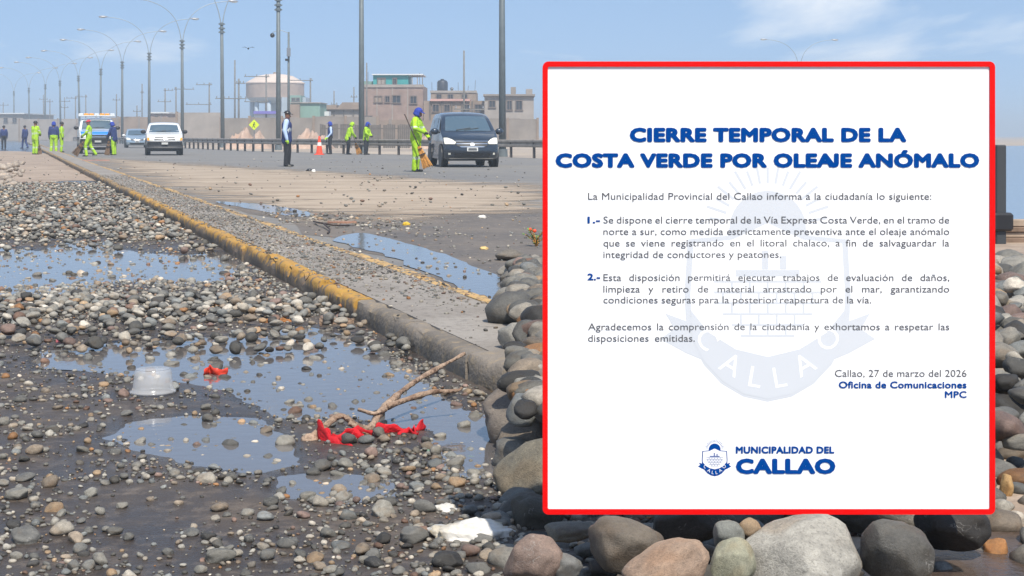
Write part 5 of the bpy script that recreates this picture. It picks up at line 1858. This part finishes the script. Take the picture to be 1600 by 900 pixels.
# supervisor in navy vest
p = gp(448, 260.5)
person(p, math.radians(5), 1.70, 'man in navy vest, light blue sleeves and dark cap standing on the road',
       dict(elbR=(-.05, -.25, 1.10), wriR=(.02, -.25, .85), elbL=(.0, .24, 1.1), wriL=(.06, .22, .86), kneeL=(.05, .08, .48), ankL=(.03, .09, .08)),
       M_navyf, M_blackf, M_shirt, M_glove, bands=(('top', 1.10, 1.15),), hat='cap', hatm=M_black, bulk=1.2, coat_tail=True)
# nearest sweeper
p = gp(650, 268.5)
e, j = person(p, math.radians(-12), 1.68, 'sweeper in lime hi-vis coverall and blue hood beside the minivan',
       dict(elbR=(.06, -.33, 1.16), wriR=(.26, -.2, 1.06), elbL=(.14, .22, 1.12), wriL=(.34, .02, .92), head=(.07, 0, 1.57)), hat='hood', hatm=M_hoodb, bands=(('top', 1.12, 1.17), ('leg', .34, .39), ('arm', 1.18, 1.21)), bulk=1.16, lean=.04)
broom(at(632, 178, p.y - .35), at(669, 262, p.y - .35) + Vector((0, 0, 0)), 'straw broom held by the sweeper beside the minivan', M_straw, .62, .17)
# three workers by the rail
p = gp(516, 241)
person(p, math.radians(195), 1.66, 'worker in navy vest and blue hood beside the traffic cone', dict(wriR=(.16, -.22, .88), wriL=(.16, .22, .90)), M_navyf, M_blackf, M_shirt, M_glove, hat='hood', hatm=M_hoodb)
p = gp(544, 241.6)
person(p, math.radians(15), 1.66, 'stooping worker in lime hi-vis jacket and lime hood by the rail', dict(elbR=(.2, -.22, 1.10), wriR=(.36, -.12, .92), elbL=(.2, .2, 1.1), wriL=(.36, .1, .9)), M_hiv, M_blackf, None, M_darkglove, lean=.30, hat='hood', hatm=M_hiv, coat_tail=True, bulk=1.1)
broom(at(552, 214, p.y - .2), at(562, 241, p.y - .2), 'worn straw broom between the two workers at the rail', M_straw, .6, .2)
p = gp(572, 242)
person(p, math.radians(-20), 1.62, 'worker in lime hi-vis jacket with blue hood and dark strap by the rail', dict(elbR=(.12, -.24, 1.12), wriR=(.28, -.14, 1.0), elbL=(.12, .22, 1.1), wriL=(.28, .1, 1.0)), M_hiv, M_blackf, None, M_darkglove, lean=.12, hat='hood', hatm=M_hoodb, coat_tail=True, bulk=1.08)
# left group
p = gp(55, 241.5)
person(p, math.radians(60), 1.68, 'worker in full lime hi-vis with black hair, left of the blue hooded pair', dict(elbR=(.1, -.22, 1.1), wriR=(.26, -.1, 1.02), elbL=(.1, .22, 1.1), wriL=(.26, .1, 1.02)), hat='hair', hatm=M_hair, bulk=1.1, bands=(('leg', .34, .38), ('top', 1.05, 1.10), ('arm', 1.2, 1.24)), coat_tail=True)
broom(at(60, 214, p.y - .2), at(62.5, 241, p.y - .2), 'broom standing upright at the left worker', M_strawd, .45, .14)
p = gp(84, 239.6)
person(p, math.radians(100), 1.70, 'worker in navy top and blue hood with lime trousers left of the truck', dict(kneeL=(.04, .12, .48), ankL=(.0, .14, .08), kneeR=(.0, -.12, .48), ankR=(-.05, -.13, .08)), M_navyf, M_hiv, M_navyf, hat='hood', hatm=M_hoodb, bulk=1.15, bands=(('leg', .34, .38),))
p = gp(96, 238.2)
person(p, math.radians(20), 1.72, 'worker in lime hi-vis half hidden behind the navy topped one', None, M_hiv, M_hiv, hat='hair', hatm=M_hair, bulk=1.08, bands=(('leg', .34, .38), ('top', 1.08, 1.13)))
p = gp(139, 244.5)
e, j = person(p, math.radians(190), 1.66, 'striding worker in lime hi-vis with red cap before the truck', dict(kneeL=(.16, .09, .50), ankL=(.10, .1, .08), kneeR=(-.06, -.09, .48), ankR=(-.30, -.1, .12), elbR=(.1, -.22, 1.12), wriR=(.28, -.06, 1.0), elbL=(.1, .22, 1.12), wriL=(.28, .06, .95)), hat='cap', hatm=M_redcap, bulk=1.1, bands=(('leg', .34, .38), ('top', 1.08, 1.13), ('arm', 1.2, 1.24)))
broom(at(132, 220, p.y - .25), at(116, 242, p.y - .25), 'straw broom held slanting before the patrol truck', M_strawd, .75, .22)
p = gp(178, 242.5)
person(p, math.radians(170), 1.62, 'worker in navy hooded jacket and lime trousers right of the truck', dict(elbR=(.18, -.22, 1.1), wriR=(.34, -.1, .98), elbL=(.18, .2, 1.1), wriL=(.34, .05, .9)), M_navyf, M_hiv, M_navyf, hat='hood', hatm=M_hoodb, bulk=1.14, lean=.12, coat_tail=True)
broom(at(171, 214, p.y - .3), at(167, 242.5, p.y - .3), 'worn broom held by the navy hooded worker', M_strawd, .7, .17)
p = gp(6, 233)
person(p, math.radians(120), 1.66, 'dark navy clad person at the far left edge', None, M_navyf, M_blackf, M_navyf, hat='hair', hatm=M_hair)
p = gp(39, 232)
person(p, math.radians(150), 1.70, 'navy clad person walking behind the left hi-vis worker', dict(kneeL=(.14, .09, .48), ankL=(.16, .1, .08), ankR=(-.2, -.1, .1)), M_navyf, M_navyf, M_navyf, hat='hair', hatm=M_hair)

# ------------------------------------------------------------------ debris
M_drift = mat('driftwood', lin(112, 88, 72), .9, col2=lin(176, 152, 130), scale=22, bump=.9, bscale=70)
M_drift2 = mat('orange_wood', lin(160, 108, 62), .85, var=.3, scale=20, bump=.5, bscale=50)
M_redc = mat('red_cloth', lin(190, 16, 30), .8, var=.22, scale=16, bump=.3, bscale=120)
def ztube(o, pts, r, n=9):
    if not isinstance(r, (list, tuple)): r = [r] * len(pts)
    P_ = []
    R2 = []
    for i in range(len(pts) - 1):
        for k in range(3):
            t_ = k / 3
            p_ = Vector(pts[i]).lerp(Vector(pts[i + 1]), t_); r_ = r[i] + (r[i + 1] - r[i]) * t_
            g_ = noise.noise(p_ * 26)
            P_.append(p_ - o + Vector((.3, .2, .5)) * r_ * .5 * noise.noise(p_ * 17 + Vector((3, 0, 0)))); R2.append(r_ * .74 * (1 + .28 * g_ + .5 * max(0, noise.noise(p_ * 9 + Vector((0, 7, 0))) - .35)))
    v, f = tube(P_, R2, n)
    v = [p_ + (p_ - P_[min(i // n, len(P_) - 1)]) * .18 * noise.noise(Vector((i % n * 1.3, (i // n) * .25, 4))) for i, p_ in enumerate(v)]
    return v, f
o = gp(580, 690)
br = empty('driftwood_branch', o, 0, 'crooked driftwood branch with forked end rising from the red cloth', 'branch')
def im(px, py, z): return gp(px, py + (F * z / (F * (H - z) / (py - HOR))) * 0, z)
def wp(px, py, Y): return at(px, py, Y)
Yb = 4.85
main = spline([wp(478, 692, 4.72), wp(505, 668, 4.75), wp(532, 650, 4.78), wp(556, 664, 4.8), wp(578, 668, 4.82), wp(600, 638, 4.95), wp(640, 602, 5.1), wp(690, 572, 5.3), wp(727, 552, 5.42)], 6)
MB().add(ztube(o, main, [.017] * 8 + [.014] * 16 + [.016] * 10 + [.012] * 9 + [.008] * (len(main) - 43))).build('stem', M_drift, br, smooth=True)
fork = spline([wp(604, 636, 4.95), wp(640, 622, 5.0), wp(680, 612, 5.06), wp(712, 611, 5.1), wp(722, 606, 5.12)], 5)
MB().add(ztube(o, fork, [.014] * 8 + [.011] * 8 + [.007] * (len(fork) - 16))).build('fork', M_drift, br, smooth=True)
low = spline([wp(545, 660, 4.78), wp(600, 690, 4.78), wp(660, 692, 4.74), wp(730, 700, 4.66), wp(790, 702, 4.62)], 5)
MB().add(ztube(o, low, [.013] * 8 + [.009] * 8 + [.004] * (len(low) - 16))).build('twig', M_drift, br, smooth=True)
MB().add(sphere(wp(484, 690, 4.72) - o, (.03, .026, .026), 10, 8)).build('knot', M_drift, br, smooth=True)
stub = spline([wp(560, 640, 4.9), wp(585, 646, 4.88), wp(604, 640, 4.93)], 5)
MB().add(ztube(o, stub, .009)).build('stub', M_drift, br, smooth=True)
# red cloth strip
def ribbon(name, pts, w, m, parent, o, tw=.6):
    P = spline(pts, 8)
    v, f = [], []
    for i, p in enumerate(P):
        d = (P[min(i + 1, len(P) - 1)] - P[max(i - 1, 0)]).normalized()
        up = Vector((.25 * math.sin(i * .22 * tw), -.25, .9)).normalized()
        up = (up - d * up.dot(d)).normalized()
        ww = w[min(int(i / 8), len(w) - 1)] * (1.05 + .14 * math.sin(i * .9))
        nn = d.cross(up)
        for s_ in (-1, -.35, .35, 1):
            q = p + up * ww * s_ / 2 + nn * (.004 * math.sin(i * .55 + s_ * 2.4)) - o
            q.z = max(q.z, .008 - o.z)
            v.append(q)
    for i in range(len(P) - 1):
        for k in range(3):
            a = i * 4 + k
            f.append((a, a + 1, a + 5, a + 4))
    r_ = MB().add((v, f)).build(name, m, parent, smooth=True)
    s_ = r_.modifiers.new('t', 'SOLIDIFY'); s_.thickness = .002
    return r_
o = gp(560, 705)
rc = empty('red_cloth', o, 0, 'torn bright red cloth strip tangled on the driftwood branch', 'cloth')
ribbon('strip', [wp(497, 662, 4.73), wp(505, 682, 4.70), wp(525, 700, 4.66), wp(555, 708, 4.62), wp(590, 710, 4.60), wp(632, 714, 4.58)], [.05, .06, .05, .035, .03], M_redc, rc, o)
ribbon('strip', [wp(527, 695, 4.7), wp(538, 682, 4.74), wp(560, 678, 4.77), wp(580, 682, 4.78)], [.04, .05, .04], M_redc, rc, o)
ribbon('strip', [wp(585, 672, 4.80), wp(610, 674, 4.82), wp(635, 682, 4.84), wp(650, 676, 4.86), wp(662, 660, 4.9)], [.045, .05, .055, .03], M_redc, rc, o)
ribbon('strip', [wp(508, 676, 4.71), wp(516, 690, 4.69), wp(540, 690, 4.70), wp(556, 684, 4.73), wp(566, 692, 4.72)], [.05, .055, .05], M_redc, rc, o, 2.0)
ribbon('strip', [wp(622, 688, 4.80), wp(640, 680, 4.82), wp(652, 688, 4.80), wp(645, 672, 4.84)], [.05, .05, .04], M_redc, rc, o, 2.4)
# small red scrap
o = gp(337, 586)
rc = empty('red_scrap', o, 0, 'small crumpled red plastic scrap in the near puddle', 'scrap')
ribbon('scrap', [wp(318, 584, 6.02), wp(328, 578, 6.05), wp(340, 584, 6.02), wp(355, 582, 6.05)], [.03, .04, .035], mat('red_plastic', lin(205, 62, 42), .5), rc, o, 1.2)
# clear plastic tub lying upside down
M_clear = mat('cloudy_plastic', lin(205, 205, 205), .18, alpha=.42, spec=.8)
p = gp(239, 615, hgt(*gp(239, 615)[:2]))
e = empty('plastic_tub', p, 0, 'clear plastic tub standing upside down on the wet asphalt', 'tub')
MB().add(lathe([(.078, .004), (.082, .005), (.082, .012), (.0745, .013), (.0735, .024), (.0715, .027), (.0705, .048), (.0685, .051), (.0665, .080), (.061, .089)], 32, cap=False)).build('tub_wall', M_clear, e, smooth=True)
MB().add(lathe([(.060, .090), (.05, .0885), (.045, .091), (.001, .091)], 28, cap=False)).build('tub_bottom', M_clear, e, smooth=True)
# white crumpled plastic at bottom
M_wplast = mat('dirty_white_plastic', lin(178, 158, 116), .5, col2=lin(200, 197, 190), scale=9, lo=.3, hi=.5, bump=.4, bscale=30)
def crumple(px, py, rx, ry, dep, label, name, m, seed, cat, Y=None):
    p = gp(px, py + ry)
    Yc = Y or p.y
    e = empty(name, p, 0, label, cat)
    v, f = ico(4)
    o_ = []
    for q in v:
        q = Vector(q)
        k = 1 + .25 * noise.noise(q * 1.6 + Vector((seed, 0, 0))) + .30 * abs(noise.noise(Vector((q.x * 5, q.y * 3, q.z * 3)) + Vector((0, seed, 0)))) - .10 * abs(noise.noise(q * 8)) + .03 * noise.noise(q * 16)
        w_ = Vector((q.x * rx / F * Yc * k, q.y * dep * k, max(-.001, (q.z * .9 + .55) * ry / F * Yc * k * .95)))
        o_.append(w_)
    MB().add((o_, f.tolist())).build('skin', m, e, smooth=True)
    return e
crumple(735, 826, 62, 24, .045, 'dirty white crumpled plastic bag at the bottom among pebbles', 'plastic_bag', M_wplast, 3.3, 'bag')
crumple(697, 795, 22, 14, .03, 'small knot of the white plastic left of the bag', 'plastic_scrap', M_wplast, 8.3, 'scrap')
# green strap
o = gp(740, 716)
e = empty('green_strap', o, 0, 'thin pale green strap in the puddle right of red cloth', 'strap')
ribbon('strap', [wp(663, 706, 4.58), wp(700, 716, 4.52), wp(740, 720, 4.49), wp(790, 730, 4.41)], [.018, .02, .02], mat('green_plastic', lin(112, 140, 122), .5), e, o, .1)
# wooden scraps
def plank(px, py, L, w, rz, label, m, z=.012, h=.018, tilt=0.0):
    p = gp(px, py)
    e = empty('wood_scrap', p, rz, label, 'wood scrap')
    n = 10
    v, f = [], []
    for i in range(n + 1):
        u = i / n - .5
        ww = w * (1 - (abs(u) * 2) ** 3 * .7) * (1 + .25 * noise.noise(Vector((i * .9, px, 0))))
        zc = z + .012 * noise.noise(Vector((i * .5, py, 3))) + tilt * (u + .5) * L
        for s_, q in ((-1, 0), (-1, 1), (1, 1), (1, 0)):
            v.append((u * L, s_ * ww / 2, zc + q * h))
    for i in range(n):
        for k in range(4):
            f.append((i * 4 + k, i * 4 + (k + 1) % 4, (i + 1) * 4 + (k + 1) % 4, (i + 1) * 4 + k))
    f.append((0, 1, 2, 3)); f.append((n * 4 + 3, n * 4 + 2, n * 4 + 1, n * 4))
    MB().add((v, f)).build('bark', m, e)
plank(432, 508, .17, .07, .1, 'flat orange brown wood scrap in the pebble band', M_drift2)
plank(526, 512, .17, .05, .12, 'rounded tan driftwood piece before the near puddle', M_drift, h=.035)
plank(545, 494, .20, .03, .75, 'brown splintered stick leaning on the kerb break', M_drift2, z=.03, tilt=.35)
plank(150, 258, .9, .18, -.1, 'reddish board fragment on the far end of the median', mat('faded_red_board', lin(186, 128, 112), .8), z=.15)
plank(535, 353, .30, .12, -.05, 'flat reddish brown scrap of wood in the far gutter', mat('reddish_wood', lin(150, 112, 92), .85, var=.2, scale=12), z=.03)
plank(100, 541, .07, .02, .1, 'tiny pink plastic scrap at the left of the near puddle', mat('pink_plastic', lin(196, 110, 116), .6))
o = gp(510, 350)
e = empty('gutter_branch', o, 0, 'dark tangled branch lying in the far gutter', 'branch')
for pts in ([(490, 346, .03), (505, 349, .05), (524, 352, .04), (545, 352, .02)], [(505, 349, .05), (515, 358, .03), (512, 364, .02)]):
    MB().add(tube(spline([gp(x, y, z) - o for x, y, z in pts], 5), .009, 6)).build('twig', M_stick, e, smooth=True)
for px, py, c, l in ((635, 349, (196, 160, 40), 'small yellow plastic piece in the far gutter'), (756, 387, (200, 170, 110), 'small tan scrap on the damp road'), (753, 338, (205, 200, 190), 'small white scrap on the edge of the mud')):
    crumple(px, py, 6, 4, .02, l, 'litter', mat('litter_%d' % px, lin(*c), .6), px * .1, 'litter')
crumple(484, 265, 5, 3, .08, 'small black litter on the road near the vest man', 'litter', M_black, 4.4, 'litter')
crumple(490, 266, 3, 3, .06, 'small white litter beside the black litter on the road', 'litter', M_refl, 6.4, 'litter')
# weeds at the end of the bank
M_leaf = mat('weed_green', lin(92, 130, 40), .7, var=.25, scale=10)
M_dry = mat('dry_stem', lin(176, 124, 62), .85, var=.25, scale=10)
def weed(px, py, h, label, m, n, spread, flowers=False):
    p = gp(px, py)
    e = empty('weed', p, 0, label, 'plant')
    stems, leaves = MB(), MB()
    r = random.Random(px)
    for k in range(n):
        a = r.uniform(0, 6.28); l = h * r.uniform(.55, 1.05); sp = spread * r.uniform(.3, 1)
        tip = Vector((math.cos(a) * sp, math.sin(a) * sp, l))
        P = spline([Vector((0, 0, 0)), Vector((tip.x * .3, tip.y * .3, l * .55)), tip], 4)
        stems.add(tube(P, [.006] * 4 + [.004] * (len(P) - 4), 5))
        for q in P[2:]:
            for _ in range(3):
                b = r.uniform(0, 6.28); L_ = h * r.uniform(.12, .26); d = Vector((math.cos(b), math.sin(b), r.uniform(-.1, .6))) * L_
                s_ = Vector((-math.sin(b), math.cos(b), 0)) * L_ * .25
                leaves.add(([q, q + d * .5 + s_, q + d, q + d * .5 - s_ + Vector((0, 0, .004))], [(0, 1, 2, 3)]))
    stems.build('stems', M_dry, e, smooth=True)
    leaves.build('leaves', m, e)
    if flowers:
        for k in range(3):
            MB().add(sphere((r.uniform(-.1, .14), r.uniform(-.1, .1), h * r.uniform(.7, 1.0)), .016, 8, 6)).build('flower', M_orange, e, smooth=True)
weed(838, 386, .15, 'green leafy weed with orange buds left of the notice board', M_leaf, 8, .12, True)
# bird
p = at(388, 76, 90)
e = empty('bird', p, .3, 'small dark bird flying above the road', 'bird')
MB().add(sphere((0, 0, 0), (.05, .17, .05), 10, 8)).add(sphere((0, -.18, .02), (.035, .05, .035), 8, 6)).build('body', M_darkpost, e, smooth=True)
for s_ in (-1, 1):
    MB().add(([(s_ * .03, -.08, .02), (s_ * .22, -.10, .10), (s_ * .40, .02, .05), (s_ * .2, .03, .08), (s_ * .03, .07, .02), (s_ * .03, 0, .035), (s_ * .21, -.04, .105)], [(0, 1, 6, 5), (5, 6, 3, 4), (1, 2, 6), (6, 2, 3)])).build('wing', M_darkpost, e)
MB().add(([(-.03, .15, 0), (.03, .15, 0), (.06, .28, .01), (-.06, .28, .01)], [(0, 1, 2, 3)])).build('tail', M_darkpost, e)

# ------------------------------------------------------------------ haze
hz = bpy.data.meshes.new('haze')
v, f_ = box((0, 1570, 9), (5100, 3320, 20.5))
hz.from_pydata([tuple(p) for p in v], [], f_)
mh = bpy.data.materials.new('haze_air'); mh.use_nodes = True
t = mh.node_tree
t.nodes.remove(t.nodes['Principled BSDF'])
pv = t.nodes.new('ShaderNodeVolumePrincipled')
pv.inputs['Color'].default_value = (.80, .91, 1.0, 1)
pv.inputs['Density'].default_value = HAZE
pv.inputs['Anisotropy'].default_value = .1
t.links.new(pv.outputs[0], t.nodes['Material Output'].inputs['Volume'])
hz.materials.append(mh)
ho = bpy.data.objects.new('haze', hz)
link(ho)
ho['kind'] = 'stuff'
